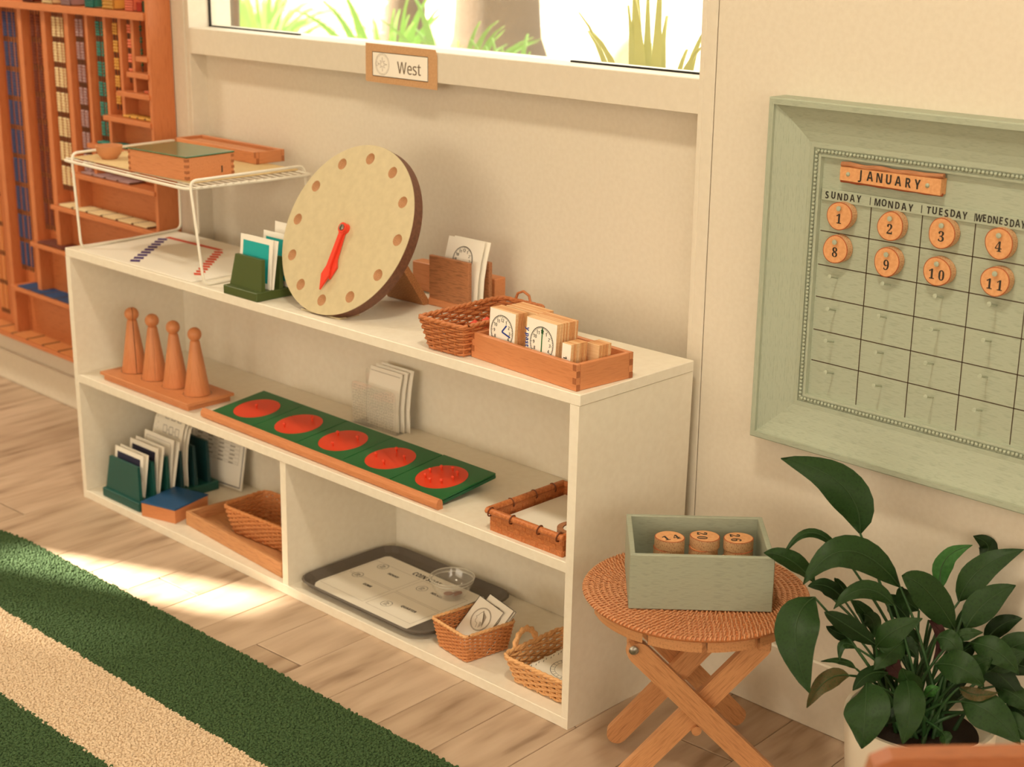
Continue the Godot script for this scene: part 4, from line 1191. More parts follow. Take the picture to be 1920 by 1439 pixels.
func middle_of_shelf() -> void:
	# --- skittle stand
	var st := sthing("skittle_stand", "wooden stand with four sockets on the middle shelf", "stand", 0.263, MIDY, 0.222)
	part(st, "body", MB.new().box(Vector3(0, 0.006, 0), Vector3(0.338, 0.012, 0.112), 0.001), M["beech"])
	part(st, "top_plate", MB.new().box(Vector3(0, 0.0155, 0), Vector3(0.352, 0.007, 0.124), 0.001), M["beech"])
	for i in 4: part(st, "socket_ring", MB.new().lathe([Vector2(0.0295, 0.0186), Vector2(0.0315, 0.0192), Vector2(0.0312, 0.0194)], 36, Transform3D(Basis(), Vector3(-0.125 + 0.083 * i, 0.0001, 0))), M["bead_link"])
	var kinds := [[4, 0.0011, 0.42, "leftmost wooden skittle, split in quarters by dark gaps"], [3, 0.0003, 0.55, "second wooden skittle from the left, with a thin seam"], [2, 0.0002, -0.6, "third wooden skittle from the left in the socket stand"], [1, 0.0, 0.0, "rightmost wooden skittle, a whole cone with a ball top"]]
	for i in 4:
		var o := sthing("skittle", kinds[i][3], "skittle", 0.263 - 0.125 + 0.083 * i, MIDY + 0.0193, 0.222, 0.0, "fraction skittles")
		skittle(o, kinds[i][0], kinds[i][1], kinds[i][2])
	# --- rack of circle insets
	var RT := -0.014
	var rk := sthing("inset_rack", "wooden sloping rack along the middle shelf's front edge", "rack", 0.862, MIDY, 0.2, RT)
	var prof := PackedVector2Array([Vector2(0.072, 0.0), Vector2(0.083, 0.0), Vector2(0.0875, 0.004), Vector2(0.088, 0.009), Vector2(0.0875, 0.013), Vector2(0.084, 0.0185), Vector2(0.079, 0.0205), Vector2(0.074, 0.018), Vector2(0.0725, 0.013)])
	part(rk, "front_rail", MB.new().extrude(prof, -0.376, 0.376, Transform3D(Basis(Vector3.UP, -PI / 2), Vector3.ZERO)), M["beech"])
	part(rk, "slope_board", MB.new().hexa([Vector3(-0.37, 0.0025, 0.073), Vector3(0.366, 0.0025, 0.073), Vector3(0.366, 0.02, -0.073), Vector3(-0.37, 0.02, -0.073), Vector3(-0.37, 0.0085, 0.073), Vector3(0.366, 0.0085, 0.073), Vector3(0.366, 0.026, -0.073), Vector3(-0.37, 0.026, -0.073)]), M["inset_edge"])
	for s in [-1.0, 1.0]: part(rk, "back_foot", MB.new().box(Vector3(s * 0.3, 0.0105, -0.06), Vector3(0.02, 0.021, 0.014), 0.001), M["beech"])
	var slope := Basis(Vector3.RIGHT, atan(0.0175 / 0.146))
	var say := ["whole red disc", "red disc in halves", "red disc in thirds", "red disc in quarters", "red disc cut in eight"]
	var parts_n := [1, 2, 3, 4, 8]
	for i in 5:
		var x := -0.293 + 0.1462 * i + (0.0025 if i == 4 else 0.0)
		var base := S(0.862, MIDY, 0.2)
		var tb := Transform3D(Basis(Vector3.UP, SYAW + RT), base) * Transform3D(slope, Vector3(x, 0.0178 + (0.0012 if i == 4 else 0.0), -0.0005))
		var fr := thing("geometry_inset", "green metal inset square around a %s" % say[i], "inset", Vector3.ZERO, 0.0, "green inset squares")
		fr.transform = tb
		var ring := MB.new()   # square plate with a round opening
		var n := 48
		for k in n:
			var a := TAU * k / n
			var b := TAU * (k + 1.0) / n
			var ra := 0.051
			var sq := func(u: float) -> Vector2:
				var c := Vector2(cos(u), sin(u))
				return c * (0.0722 / maxf(absf(c.x), absf(c.y)))
			var p0 := Vector2(cos(a), sin(a)) * ra
			var p1 := Vector2(cos(b), sin(b)) * ra
			var q0: Vector2 = sq.call(a)
			var q1: Vector2 = sq.call(b)
			ring.quad(Vector3(p0.x, 0.003, p0.y), Vector3(p1.x, 0.003, p1.y), Vector3(q1.x, 0.003, q1.y), Vector3(q0.x, 0.003, q0.y), Vector3.UP)
			ring.quad(Vector3(p0.x, 0.0, p0.y), Vector3(p1.x, 0.0, p1.y), Vector3(q1.x, 0.0, q1.y), Vector3(q0.x, 0.0, q0.y), Vector3.DOWN)
			ring.quad(Vector3(q0.x, 0.0, q0.y), Vector3(q1.x, 0.0, q1.y), Vector3(q1.x, 0.003, q1.y), Vector3(q0.x, 0.003, q0.y), Vector3(q0.x, 0, q0.y))
			ring.quad(Vector3(p0.x, 0.0, p0.y), Vector3(p1.x, 0.0, p1.y), Vector3(p1.x, 0.003, p1.y), Vector3(p0.x, 0.003, p0.y), -Vector3(p0.x, 0, p0.y))
		part(fr, "plate", ring, M["inset_green"])
		var np: int = parts_n[i]
		for k in np:
			var a0 := 0.35 + TAU * k / np
			var a1 := a0 + TAU / np
			var mid := Vector3(cos((a0 + a1) / 2), 0, sin((a0 + a1) / 2))
			var off := mid * 0.0004 if np > 1 else Vector3.ZERO
			var pc := MB.new().lathe([Vector2(0.0, 0.0002), Vector2(0.0502, 0.0002), Vector2(0.0502, 0.0031), Vector2(0.0, 0.0031)], maxi(6, 48 / np), Transform3D(Basis(), off), a0, a1)
			var o := thing("inset_piece", ("whole red disc with one knob in the leftmost green frame" if np == 1 else "%s knobbed segment of the %s" % [["right", "front right", "front", "front left", "left", "back left", "back", "back right"][int(round(fposmod((a0 + a1) / 2, TAU) / (TAU / 8))) % 8], say[i]]), "inset", Vector3.ZERO, 0.0, "red segments: " + say[i])
			o.transform = tb
			part(o, "segment", pc, M["inset_red"])
			var kc := mid * (0.0 if np == 1 else 0.03) + off
			part(o, "knob", MB.new().lathe([Vector2(0.0016, 0.003), Vector2(0.0016, 0.0075), Vector2(0.0034, 0.009), Vector2(0.0036, 0.0115), Vector2(0.002, 0.0135), Vector2(0.0, 0.0138)], 10, Transform3D(Basis(), kc)), M["inset_red"])
	# --- clear acrylic holder with papers
	var ah := sthing("acrylic_holder", "clear acrylic paper holder at the back of the middle shelf", "holder", 0.8, MIDY, 0.05)
	var pn := func(w: float, h: float, z: float) -> MB:
		var poly := PackedVector2Array()
		for e in [[-w / 2, 0.0, 0.0], [w / 2, 0.0, 0.0], [w / 2, h, 1.0], [-w / 2, h, 1.0]]:
			if e[2] == 0.0: poly.append(Vector2(e[0], e[1]))
			else:
				var s := signf(e[0])
				var sq := [0.0, 0.5, 1.0] if s > 0 else [1.0, 0.5, 0.0]
				for t in sq:
					var a: float = t * PI / 2
					poly.append(Vector2(e[0] - s * 0.012 + s * 0.012 * cos(a), e[1] - 0.012 + 0.012 * sin(a)))
		return MB.new().extrude(poly, z, z + 0.0025)
	part(ah, "front_pane", pn.call(0.138, 0.094, 0.014), M["acrylic"])
	part(ah, "back_pane", pn.call(0.138, 0.115, -0.026), M["acrylic"])
	part(ah, "floor_pane", MB.new().box(Vector3(0, 0.0012, -0.005), Vector3(0.138, 0.0024, 0.036), 0.0), M["acrylic"])
	var lumps := MB.new()   # the pebbled front
	for i in 22:
		for j in 14:
			lumps.ball(Vector3(-0.062 + 0.0059 * i + rng.randf_range(-0.001, 0.001), 0.008 + 0.006 * j + rng.randf_range(-0.001, 0.001), 0.0167), 0.0022, 5, 3, Vector3(1, 1, 0.35))
	part(ah, "pebbled_relief", lumps, M["acrylic"], true)
	for k in 3:
		var o := sthing("paper_slip", ["front white paper slip in the acrylic holder", "middle white paper slip in the acrylic holder", "rear curled paper slip in the acrylic holder"][k], "paper", 0.815 + 0.009 * k, MIDY + 0.0026, 0.052 - 0.0075 * k, 0.0, "paper slips in the acrylic holder")
		part(o, "sheet", MB.new().strip([Vector2(0.0, 0.0), Vector2(0.001, 0.05), Vector2(-0.004, 0.09), Vector2(-0.012, 0.125 + 0.004 * k)], -0.05, 0.05, 0.0007), M["paper"])
		if k == 0: part(o, "print", MB.new().line(Transform3D(Basis(Vector3.RIGHT, -0.2), Vector3(0, 0.117, -0.0095)), Vector2(-0.048, 0), Vector2(0.045, 0), 0.0008), M["soft_ink"])
	# --- bamboo basket
	var bb := sthing("bamboo_tray", "shallow bamboo basket at the right of the middle shelf", "basket", 1.456, MIDY, 0.192)
	var BW := 0.172
	var BD := 0.19
	var BH := 0.034
	var wv := MB.new()
	for j in 3:
		for s in [[0, -1.0], [0, 1.0], [1, -1.0], [1, 1.0]]:
			var L: float = BW if s[0] == 0 else BD
			var n := 12
			for i in n:
				var u := -L / 2 + L * (i + 0.5) / n
				var lift: float = 0.0012 if (i + j) % 2 else -0.0012
				var sz := Vector3(L / n * 0.96, 0.0088, 0.0016) if s[0] == 0 else Vector3(0.0016, 0.0088, L / n * 0.96)
				var c := Vector3(u, 0.006 + 0.0095 * j, s[1] * (BD / 2 + lift)) if s[0] == 0 else Vector3(s[1] * (BW / 2 + lift), 0.006 + 0.0095 * j, u)
				wv.box(c, sz, 0.0004)
	part(bb, "woven_side", wv, M["bamboo"], true)
	var ln := MB.new()
	for s in [-1.0, 1.0]:
		ln.box(Vector3(0, BH / 2, s * (BD / 2)), Vector3(BW, BH, 0.0018), 0.0)
		ln.box(Vector3(s * (BW / 2), BH / 2, 0), Vector3(0.0018, BH, BD), 0.0)
	part(bb, "lining", ln, M["willow_dark"])
	part(bb, "base", MB.new().box(Vector3(0, 0.001, 0), Vector3(BW, 0.002, BD), 0.0), M["bamboo"])
	for s in [-1.0, 1.0]:
		part(bb, "rim_cane", MB.new().tube([Vector3(-BW / 2 - 0.006, BH + 0.003, s * (BD / 2 + 0.003)), Vector3(BW / 2 + 0.006, BH + 0.003, s * (BD / 2 + 0.003))], 0.0062, 8), M["bamboo"])
		part(bb, "rim_cane", MB.new().tube([Vector3(s * (BW / 2 + 0.003), BH + 0.004, -BD / 2), Vector3(s * (BW / 2 + 0.003), BH + 0.004, BD / 2)], 0.0062, 8), M["bamboo"])
	var ties := [[-0.083, 1.0, 0], [-0.03, 1.0, 0], [0.035, 1.0, 0], [0.08, 1.0, 0], [0.04, -1.0, 1], [-0.02, -1.0, 1], [-0.07, -1.0, 1], [0.05, -1.0, 0]]
	for t in ties:
		var ct := Vector3(t[0], BH + 0.002, t[1] * (BD / 2 + 0.003)) if t[2] == 0 else Vector3(t[1] * (BW / 2 + 0.003), BH + 0.002, t[0])
		var loop := []
		for k in 12:
			var a := TAU * k / 12
			loop.append(ct + (Vector3(0.002 * sin(a), 0.0085 * sin(a), 0.0072 * cos(a)) if t[2] == 0 else Vector3(0.0072 * cos(a), 0.0085 * sin(a), 0.002 * sin(a))))
		part(bb, "cane_tie", MB.new().tube(loop, 0.0014, 5, true), M["bamboo_tie"])
	var pp := sthing("white_paper", "white paper lining the shallow bamboo basket", "paper", 1.458, MIDY + 0.0022, 0.19)
	part(pp, "sheet", MB.new().box(Vector3(0, 0.009, 0), Vector3(0.158, 0.018, 0.176), 0.0), M["paper"])
	var rg := sthing("cardboard_ring", "brown cardboard ring in the bamboo basket", "ring", 1.52, MIDY + 0.0205, 0.232)
	part(rg, "ring", MB.new().lathe([Vector2(0.021, 0.0), Vector2(0.031, 0.0), Vector2(0.031, 0.012), Vector2(0.021, 0.012), Vector2(0.021, 0.0)], 32), M["walnut"])
	part(rg, "core", MB.new().lathe([Vector2(0.0, 0.0), Vector2(0.02, 0.0), Vector2(0.02, 0.01), Vector2(0.0, 0.01)], 24), M["paper"])

func bottom_of_shelf() -> void:
	var tp: Material = M["teal_paint"]
	# --- teal holder with dividers
	var th := sthing("teal_card_rack", "dark teal card rack with five dividers on the bottom shelf", "rack", 0.152, LOWY, 0.178)
	part(th, "base", MB.new().box(Vector3(0, 0.011, 0), Vector3(0.155, 0.022, 0.225), 0.002), tp)
	for i in 6:
		var zf := 0.1 - 0.038 * i
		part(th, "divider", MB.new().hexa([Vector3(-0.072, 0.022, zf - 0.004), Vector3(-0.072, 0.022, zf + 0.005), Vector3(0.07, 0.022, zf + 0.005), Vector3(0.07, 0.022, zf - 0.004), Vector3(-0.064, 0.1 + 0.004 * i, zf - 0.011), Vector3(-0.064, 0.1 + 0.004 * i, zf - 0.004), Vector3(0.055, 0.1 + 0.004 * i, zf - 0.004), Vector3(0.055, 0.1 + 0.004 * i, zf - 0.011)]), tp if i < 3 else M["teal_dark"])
	var cd := [[0.145, 0.2645, 0.118, 0.1, 0.1, "navy", "navy bordered card at the front of the teal rack"], [0.15, 0.26, 0.118, 0.102, 0.16, "", "white card just behind the front navy card"], [0.152, 0.231, 0.118, 0.112, 0.12, "navy", "second navy bordered card in the teal rack"], [0.156, 0.2245, 0.118, 0.115, 0.18, "", "white card behind the second navy card"], [0.156, 0.1955, 0.12, 0.125, 0.14, "line", "white card with a thin printed outline in the teal rack"], [0.162, 0.19, 0.12, 0.12, 0.2, "", "white card behind the outlined card in the teal rack"]]
	for k in cd:
		var o := sthing("lesson_card", k[6], "card", k[0], LOWY + 0.0225, k[1], 0.0, "cards in the teal rack")
		var xf := upright(Vector3.ZERO, k[4])
		part(o, "card", MB.new().box(xf * Vector3(0, k[3] / 2, 0), Vector3(k[2], k[3], 0.0014), 0.0, xf.basis), M["card_white"])
		var f := xf * Transform3D(Basis(), Vector3(0, k[3] / 2, 0.001))
		if k[5] == "navy": part(o, "print", MB.new().fill(f, Vector2.ZERO, Vector2(k[2] - 0.022, k[3] - 0.022)), M["navy_print"])
		elif k[5] == "line": part(o, "print", MB.new().rect(f, Vector2.ZERO, Vector2(k[2] - 0.02, k[3] - 0.02), 0.0007), M["soft_ink"])
	for k in 3:
		var o := sthing("exercise_sheet", ["curled exercise sheet printed with empty boxes in the teal rack", "second sheet behind the curled exercise sheet", "third sheet behind the curled exercise sheet"][k], "paper", 0.145 + 0.006 * k, LOWY + 0.0225, 0.1575 - 0.006 * k, 0.0, "exercise sheets in the teal rack")
		part(o, "sheet", MB.new().strip([Vector2(0.0, 0.0), Vector2(-0.001, 0.06), Vector2(-0.005, 0.1), Vector2(-0.015, 0.14), Vector2(-0.034, 0.178 - 0.012 * k)], -0.06, 0.06, 0.0007), M["paper"])
		if k == 0:
			var ink := MB.new()
			for r in 2:
				var xf := Transform3D(Basis(Vector3.RIGHT, -(0.42 if r == 0 else 0.2)), Vector3(0, 0.158 - 0.032 * r, -0.0225 + 0.0118 * r))
				for c in 3:
					ink.rect(xf, Vector2(-0.012 + 0.025 * c, 0), Vector2(0.014, 0.018), 0.0009)
					if c < 2: lettering(ink, xf, "+" if c == 0 else "=", Vector2(0.0005 + 0.025 * c, 0), 0.006)
				for c in 4:
					ink.line(xf, Vector2(-0.05 + 0.008 * (c % 2), -0.013 + 0.007 * c), Vector2(-0.05 + 0.008 * (c % 2), -0.009 + 0.007 * c), 0.0007)
			part(o, "print", ink, M["ink"])
	# --- chart leaning at the back
	var ch := sthing("number_chart", "white chart with a navy border leaning behind the teal rack", "chart", 0.185, LOWY + 0.002, 0.052, 0.1)
	var cx := upright(Vector3.ZERO, 0.2)
	part(ch, "board", MB.new().box(cx * Vector3(0, 0.1, 0), Vector3(0.2, 0.2, 0.003), 0.0, cx.basis), M["card_white"])
	var cf := cx * Transform3D(Basis(), Vector3(0, 0.1, 0.0017))
	part(ch, "border", MB.new().rect(cf, Vector2.ZERO, Vector2(0.188, 0.188), 0.0022), M["navy_print"])
	var gi := MB.new()
	gi.rect(cf, Vector2(0, 0.02), Vector2(0.16, 0.12), 0.0005)
	for i in 12:
		gi.line(cf, Vector2(-0.08, 0.075 - 0.01 * i), Vector2(0.08, 0.075 - 0.01 * i), 0.0004)
		for j in 4:
			gi.line(cf, Vector2(-0.074 + 0.04 * j, 0.071 - 0.01 * i), Vector2(-0.058 + 0.04 * j + rng.randf_range(-0.004, 0.006), 0.071 - 0.01 * i), 0.0022)
	part(ch, "print", gi, M["soft_ink"])
	# --- box with blue lid
	var bx := sthing("blue_lidded_box", "small wooden box with a blue lid on the bottom shelf", "box", 0.283, LOWY, 0.228, 0.26)
	part(bx, "body", MB.new().box(Vector3(0, 0.016, 0), Vector3(0.1, 0.032, 0.115), 0.001), M["beech"])
	part(bx, "lid", MB.new().box(Vector3(0, 0.0335, 0), Vector3(0.102, 0.003, 0.117), 0.0006), M["blue_paint"])
	# --- wooden tray with basket
	var wt := sthing("wooden_tray", "shallow wooden tray against the shelf divider", "tray", 0.567, LOWY, 0.1745, -0.075)
	open_box(wt, 0.39, 0.19, 0.033, 0.009, "oak", "oak_z", false)
	var wk := sthing("honey_wicker_basket", "honey wicker basket standing in the shallow wooden tray", "basket", 0.585, LOWY + 0.0102, 0.165, 0.05, "wicker baskets")
	weave(wk, 0.2, 0.1, 0.062, 0.012, 12, 0.0025, 39, "willow", "willow", 0.02)
	var wd := sthing("brown_box", "brown wooden box behind the honey wicker basket", "box", 0.66, LOWY, 0.045)
	part(wd, "body", MB.new().box(Vector3(0, 0.04, 0), Vector3(0.15, 0.08, 0.05), 0.001), M["walnut"])
	part(wd, "lid", MB.new().box(Vector3(0, 0.0815, 0), Vector3(0.154, 0.003, 0.054), 0.0006), M["walnut"])
	# --- grey tray with sorting sheet
	var gt := sthing("grey_tray", "dark grey plastic tray with rounded corners on the bottom shelf", "tray", 0.994, LOWY, 0.156)
	var W := 0.385
	var D := 0.272
	var bot := PackedVector2Array()
	for q in rrect(W / 2 - 0.024, D / 2 - 0.024, 0.03, 48): bot.append(q[0])
	part(gt, "floor_panel", MB.new().extrude(bot, -0.004, -0.0005, Transform3D(Basis(Vector3.RIGHT, PI / 2), Vector3.ZERO)), M["grey_tray"])
	var rims := [[0.024, 0.0005, 0.03], [0.012, 0.007, 0.036], [0.004, 0.017, 0.042], [0.0, 0.019, 0.045], [0.004, 0.021, 0.042], [0.014, 0.0095, 0.036], [0.025, 0.004, 0.03]]
	var wall := MB.new()
	for i in rims.size() - 1:
		var lo := rrect(W / 2 - rims[i][0], D / 2 - rims[i][0], rims[i][2], 72)
		var hi := rrect(W / 2 - rims[i + 1][0], D / 2 - rims[i + 1][0], rims[i + 1][2], 72)
		for k in 72:
			var k2 := (k + 1) % 72
			var nrm: Vector2 = lo[k][1]
			wall.quad(Vector3(lo[k][0].x, rims[i][1], lo[k][0].y), Vector3(lo[k2][0].x, rims[i][1], lo[k2][0].y), Vector3(hi[k2][0].x, rims[i + 1][1], hi[k2][0].y), Vector3(hi[k][0].x, rims[i + 1][1], hi[k][0].y), (Vector3(nrm.x, -0.3, nrm.y) if i < 3 else Vector3(-nrm.x * 0.3, 1.0, -nrm.y * 0.3)))
	part(gt, "raised_rim", wall, M["grey_tray"])
	var ss := sthing("coin_sheet", "white coin sorting sheet lying in the grey tray", "paper", 0.974, LOWY + 0.0042, 0.162, -0.012)
	part(ss, "sheet", MB.new().box(Vector3(0, 0.0005, 0), Vector3(0.297, 0.0009, 0.215), 0.0), M["paper"])
	var lx := lying(Vector3(0, 0.0009, 0))
	var si := MB.new()
	lettering(si, lx, "COIN SORT", Vector2(0.0, 0.085), 0.014, "sans_bold", 0.0, 0.8)
	for e in [["PENNY", -0.06, 0.045], ["NICKEL", 0.075, 0.045], ["DIME", -0.06, -0.025], ["QUARTER", 0.085, -0.04]]:
		lettering(si, lx, e[0], Vector2(e[1] + 0.0, e[2]), 0.007, "sans_bold")
	for e in [[-0.11, 0.06], [0.03, 0.045], [-0.115, -0.005], [0.035, -0.055]]:
		si.ring(lx, Vector2(e[0], e[1]), 0.012, 0.0009)
		for k in 4: si.line(lx, Vector2(e[0] - 0.006, e[1] + 0.006 - 0.004 * k), Vector2(e[0] + 0.004 + 0.002 * (k % 2), e[1] + 0.004 - 0.003 * k), 0.0011)
	part(ss, "print", si, M["ink"])
	var so := MB.new()
	for c in [-0.075, 0.07]:
		for y in [0.035, -0.045]: so.rect(lx, Vector2(c, y), Vector2(0.135, 0.075), 0.0005)
	part(ss, "print", so, M["soft_ink"])
	var gb := sthing("glass_bowl", "small clear glass bowl of coins on the grey tray", "bowl", 1.079, LOWY + 0.0056, 0.103)
	part(gb, "bowl", MB.new().lathe([Vector2(0.0, 0.0), Vector2(0.019, 0.0), Vector2(0.03, 0.008), Vector2(0.041, 0.028), Vector2(0.0445, 0.04), Vector2(0.046, 0.044), Vector2(0.0455, 0.0465), Vector2(0.0435, 0.0455), Vector2(0.042, 0.04), Vector2(0.0385, 0.028), Vector2(0.028, 0.0105), Vector2(0.018, 0.003), Vector2(0.0, 0.003)], 40), M["bowl_glass"])
	for rr in [[0.0455, 0.0455], [0.0435, 0.0385]]:
		var lp := []
		for k in 40: lp.append(Vector3(cos(TAU * k / 40) * rr[0], rr[1], sin(TAU * k / 40) * rr[0]))
		part(gb, "rim_bead", MB.new().tube(lp, 0.0011, 6, true), M["bowl_rim"])
	for k in 4:
		var o := sthing("coin", ["lower left copper coin in the glass bowl", "upper copper coin in the glass bowl", "right copper coin leaning in the glass bowl", "rear copper coin in the glass bowl"][k], "coin", 1.079 + [-0.008, -0.005, 0.012, 0.004][k], LOWY + 0.0056 + [0.0055, 0.0085, 0.0085, 0.0065][k], 0.103 + [0.002, 0.006, -0.002, -0.012][k], 0.0, "coins in the glass bowl")
		o.rotation.z = [0.06, 0.12, 0.5, 0.1][k]
		part(o, "disc", MB.new().lathe([Vector2(0.0, 0.0), Vector2(0.0092, 0.0), Vector2(0.0095, 0.0003), Vector2(0.0095, 0.0013), Vector2(0.0092, 0.0016), Vector2(0.0, 0.0016)], 24), M["copper"])
	# --- small basket of coin cards
	var sb := sthing("square_wicker_basket", "small square wicker basket of coin cards before the grey tray", "basket", 1.262, LOWY, 0.222, -0.14, "wicker baskets")
	weave(sb, 0.088, 0.098, 0.058, 0.009, 15, 0.0017, 35, "willow", "willow_pale", 0.006, 1.9)
	var frames := [["front coin card with a large profile portrait, in the square basket", 0.0], ["second coin card behind the large portrait, in the square basket", 0.014], ["rear coin card in the square basket", 0.019]]
	for k in 3:
		var o := thing("coin_card", frames[k][0], "card", S(1.262, LOWY, 0.222), 0.0, "coin cards in the square basket")
		var tilt := Basis(Vector3.UP, SYAW) * Basis(Vector3.RIGHT, -0.74) * Basis(Vector3.BACK, -0.17)
		o.transform = Transform3D(tilt, S(1.259, 0.0625, 0.209) + tilt * Vector3(0.012 * minf(k, 1) + 0.003 * k, 0.014 * minf(k, 1), -0.0035 * k))
		part(o, "card", MB.new().box(Vector3(0, 0.0, 0), Vector3(0.074, 0.096, 0.0016), 0.0), M["card_white"])
		var f := Transform3D(Basis(), Vector3(0, 0.0, 0.001))
		part(o, "border", MB.new().rect(f, Vector2.ZERO, Vector2(0.073, 0.095), 0.0012), M["ink"])
		if k < 2:
			var pi := MB.new()
			var c := Vector2(0.0, 0.012)
			pi.ring(f, c, 0.023, 0.0009, 32)
			pi.ring(f, c, 0.0215, 0.0005, 32)
			var face := [Vector2(-0.004, 0.017), Vector2(-0.009, 0.009), Vector2(-0.0105, 0.004), Vector2(-0.0135, 0.0005), Vector2(-0.01, -0.001), Vector2(-0.0105, -0.0045), Vector2(-0.0085, -0.009), Vector2(-0.002, -0.01), Vector2(0.0005, -0.018)]
			for i in face.size() - 1: pi.line(f, c + face[i], c + face[i + 1], 0.0007)
			for i in 9: pi.line(f, c + Vector2(-0.006 + 0.0018 * i, 0.016 - 0.0008 * i), c + Vector2(0.002 + 0.0013 * i, 0.006 - 0.0022 * i), 0.0006)
			for i in 4: pi.line(f, c + Vector2(0.002 + 0.002 * i, -0.004), c + Vector2(0.006 + 0.0012 * i, -0.016 + 0.002 * i), 0.0006)
			part(o, "print", pi, M["soft_ink"])
	# --- handled basket
	var hb := sthing("handled_wicker_basket", "pale wicker basket with a braided loop handle at the right end", "basket", 1.474, LOWY, 0.195, 0.0, "wicker baskets")
	weave(hb, 0.14, 0.14, 0.05, 0.013, 9, 0.0026, 33, "willow_pale", "willow_pale", 0.02, 1.5)
	for s in [0.0, 1.0]:
		var pts := []
		for k in 17:
			var t := k / 16.0
			var a := PI * t
			var ph: float = t * 22.0 + PI * s
			pts.append(Vector3(-0.086 - 0.004 * sin(a), 0.034 + 0.043 * sin(a) + 0.0028 * cos(ph), 0.046 - 0.062 * (1.0 - cos(a)) * 0.5 + 0.0028 * sin(ph)))
		part(hb, "handle_strand", MB.new().tube(pts, 0.0042, 7), M["willow_pale"])
	for k in 2:
		var o := sthing("coin_puzzle", ["upper paper with a large printed coin in the handled basket", "lower paper with a dashed edge in the handled basket"][k], "paper", 1.485 - 0.004 * k, LOWY + 0.030 - 0.006 * k, 0.2, 0.1 * k, "papers in the handled basket")
		part(o, "sheet", MB.new().box(Vector3(0, 0.0006, 0), Vector3(0.115, 0.0012, 0.13), 0.0), M["paper"])
		if k == 0:
			var f := lying(Vector3(0, 0.0011, 0))
			var pi := MB.new()
			pi.ring(f, Vector2(0.012, 0.0), 0.042, 0.001, 40)
			pi.ring(f, Vector2(0.012, 0.0), 0.034, 0.0006, 40)
			for i in 26:
				var a := TAU * i / 26
				pi.line(f, Vector2(0.012, 0) + Vector2(cos(a), sin(a)) * 0.035, Vector2(0.012, 0) + Vector2(cos(a), sin(a)) * 0.041, 0.0008)
			var pr := [Vector2(-0.02, 0.01), Vector2(-0.012, 0.016), Vector2(-0.004, 0.01), Vector2(0.0, 0.004), Vector2(0.008, 0.008), Vector2(0.02, 0.004), Vector2(0.026, -0.004), Vector2(0.016, -0.012), Vector2(0.004, -0.01), Vector2(-0.008, -0.014), Vector2(-0.016, -0.006)]
			for i in pr.size() - 1: pi.line(f, Vector2(0.012, 0) + pr[i], Vector2(0.012, 0) + pr[i + 1], 0.0012)
			for i in 12: pi.line(f, Vector2(-0.054 + 0.0025 * (i % 2), 0.06 - 0.01 * i), Vector2(-0.05 + 0.0025 * (i % 2), 0.054 - 0.01 * i), 0.001)
			part(o, "print", pi, M["ink"])

# ---------------------------------------------------------------- calendar
func nail(parent: Node3D, x: float, y: float, z: float, length: float) -> void:
	var tilt := Transform3D(Basis(Vector3.RIGHT, PI / 2 - 0.25), Vector3(x, y, z))
	part(parent, "nail", MB.new().lathe([Vector2(0.0015, 0.0), Vector2(0.0015, length), Vector2(0.0036, length + 0.0002), Vector2(0.0036, length + 0.0014), Vector2(0.0, length + 0.002)], 12, tilt), M["sage"])

func wood_slice(number: String, label: String, called := "") -> Node3D:   # axis along y, number on the upper face read along -z
	var o := thing("wood_slice", label, "wood slice")
	var R := 0.0228
	var sd := number.hash() % 97
	var pts := PackedVector2Array()
	for k in 30:
		var a := TAU * k / 30
		pts.append(Vector2(cos(a), sin(a)) * R * (1.0 + 0.035 * sin(2 * a + sd) + 0.02 * sin(3 * a + sd * 2.3)))
	var body := MB.new()
	var top := MB.new()
	var rim := MB.new()
	for k in 30:
		var a := pts[k]
		var b := pts[(k + 1) % 30]
		body.quad(Vector3(a.x, 0.0, a.y), Vector3(b.x, 0.0, b.y), Vector3(b.x, 0.0145, b.y), Vector3(a.x, 0.0145, a.y), Vector3(a.x, 0, a.y))
		body.flat_tri(Vector3.ZERO, Vector3(a.x, 0, a.y), Vector3(b.x, 0, b.y), Vector3.DOWN)
		top.flat_tri(Vector3(0, 0.015, 0), Vector3(a.x, 0, a.y) * 0.94 + Vector3.UP * 0.015, Vector3(b.x, 0, b.y) * 0.94 + Vector3.UP * 0.015, Vector3.UP)
		rim.quad(Vector3(a.x, 0.0145, a.y), Vector3(b.x, 0.0145, b.y), Vector3(b.x * 0.94, 0.015, b.y * 0.94), Vector3(a.x * 0.94, 0.015, a.y * 0.94), Vector3(a.x, 0.03, a.y))
	part(o, "bark", body, M["bark"])
	part(o, "face", top, M["slice_face"])
	part(o, "bark_edge", rim, M["bark_line"])
	if number != "":
		var ink := MB.new()
		lettering(ink, lying(Vector3(0, 0.015, 0.0045)), number if number.length() < 2 else number[0] + " " + number[1], Vector2.ZERO, 0.0155, "serif_bold", 0.0, 0.92)
		part(o, "number", ink, M["ink"])
	return o

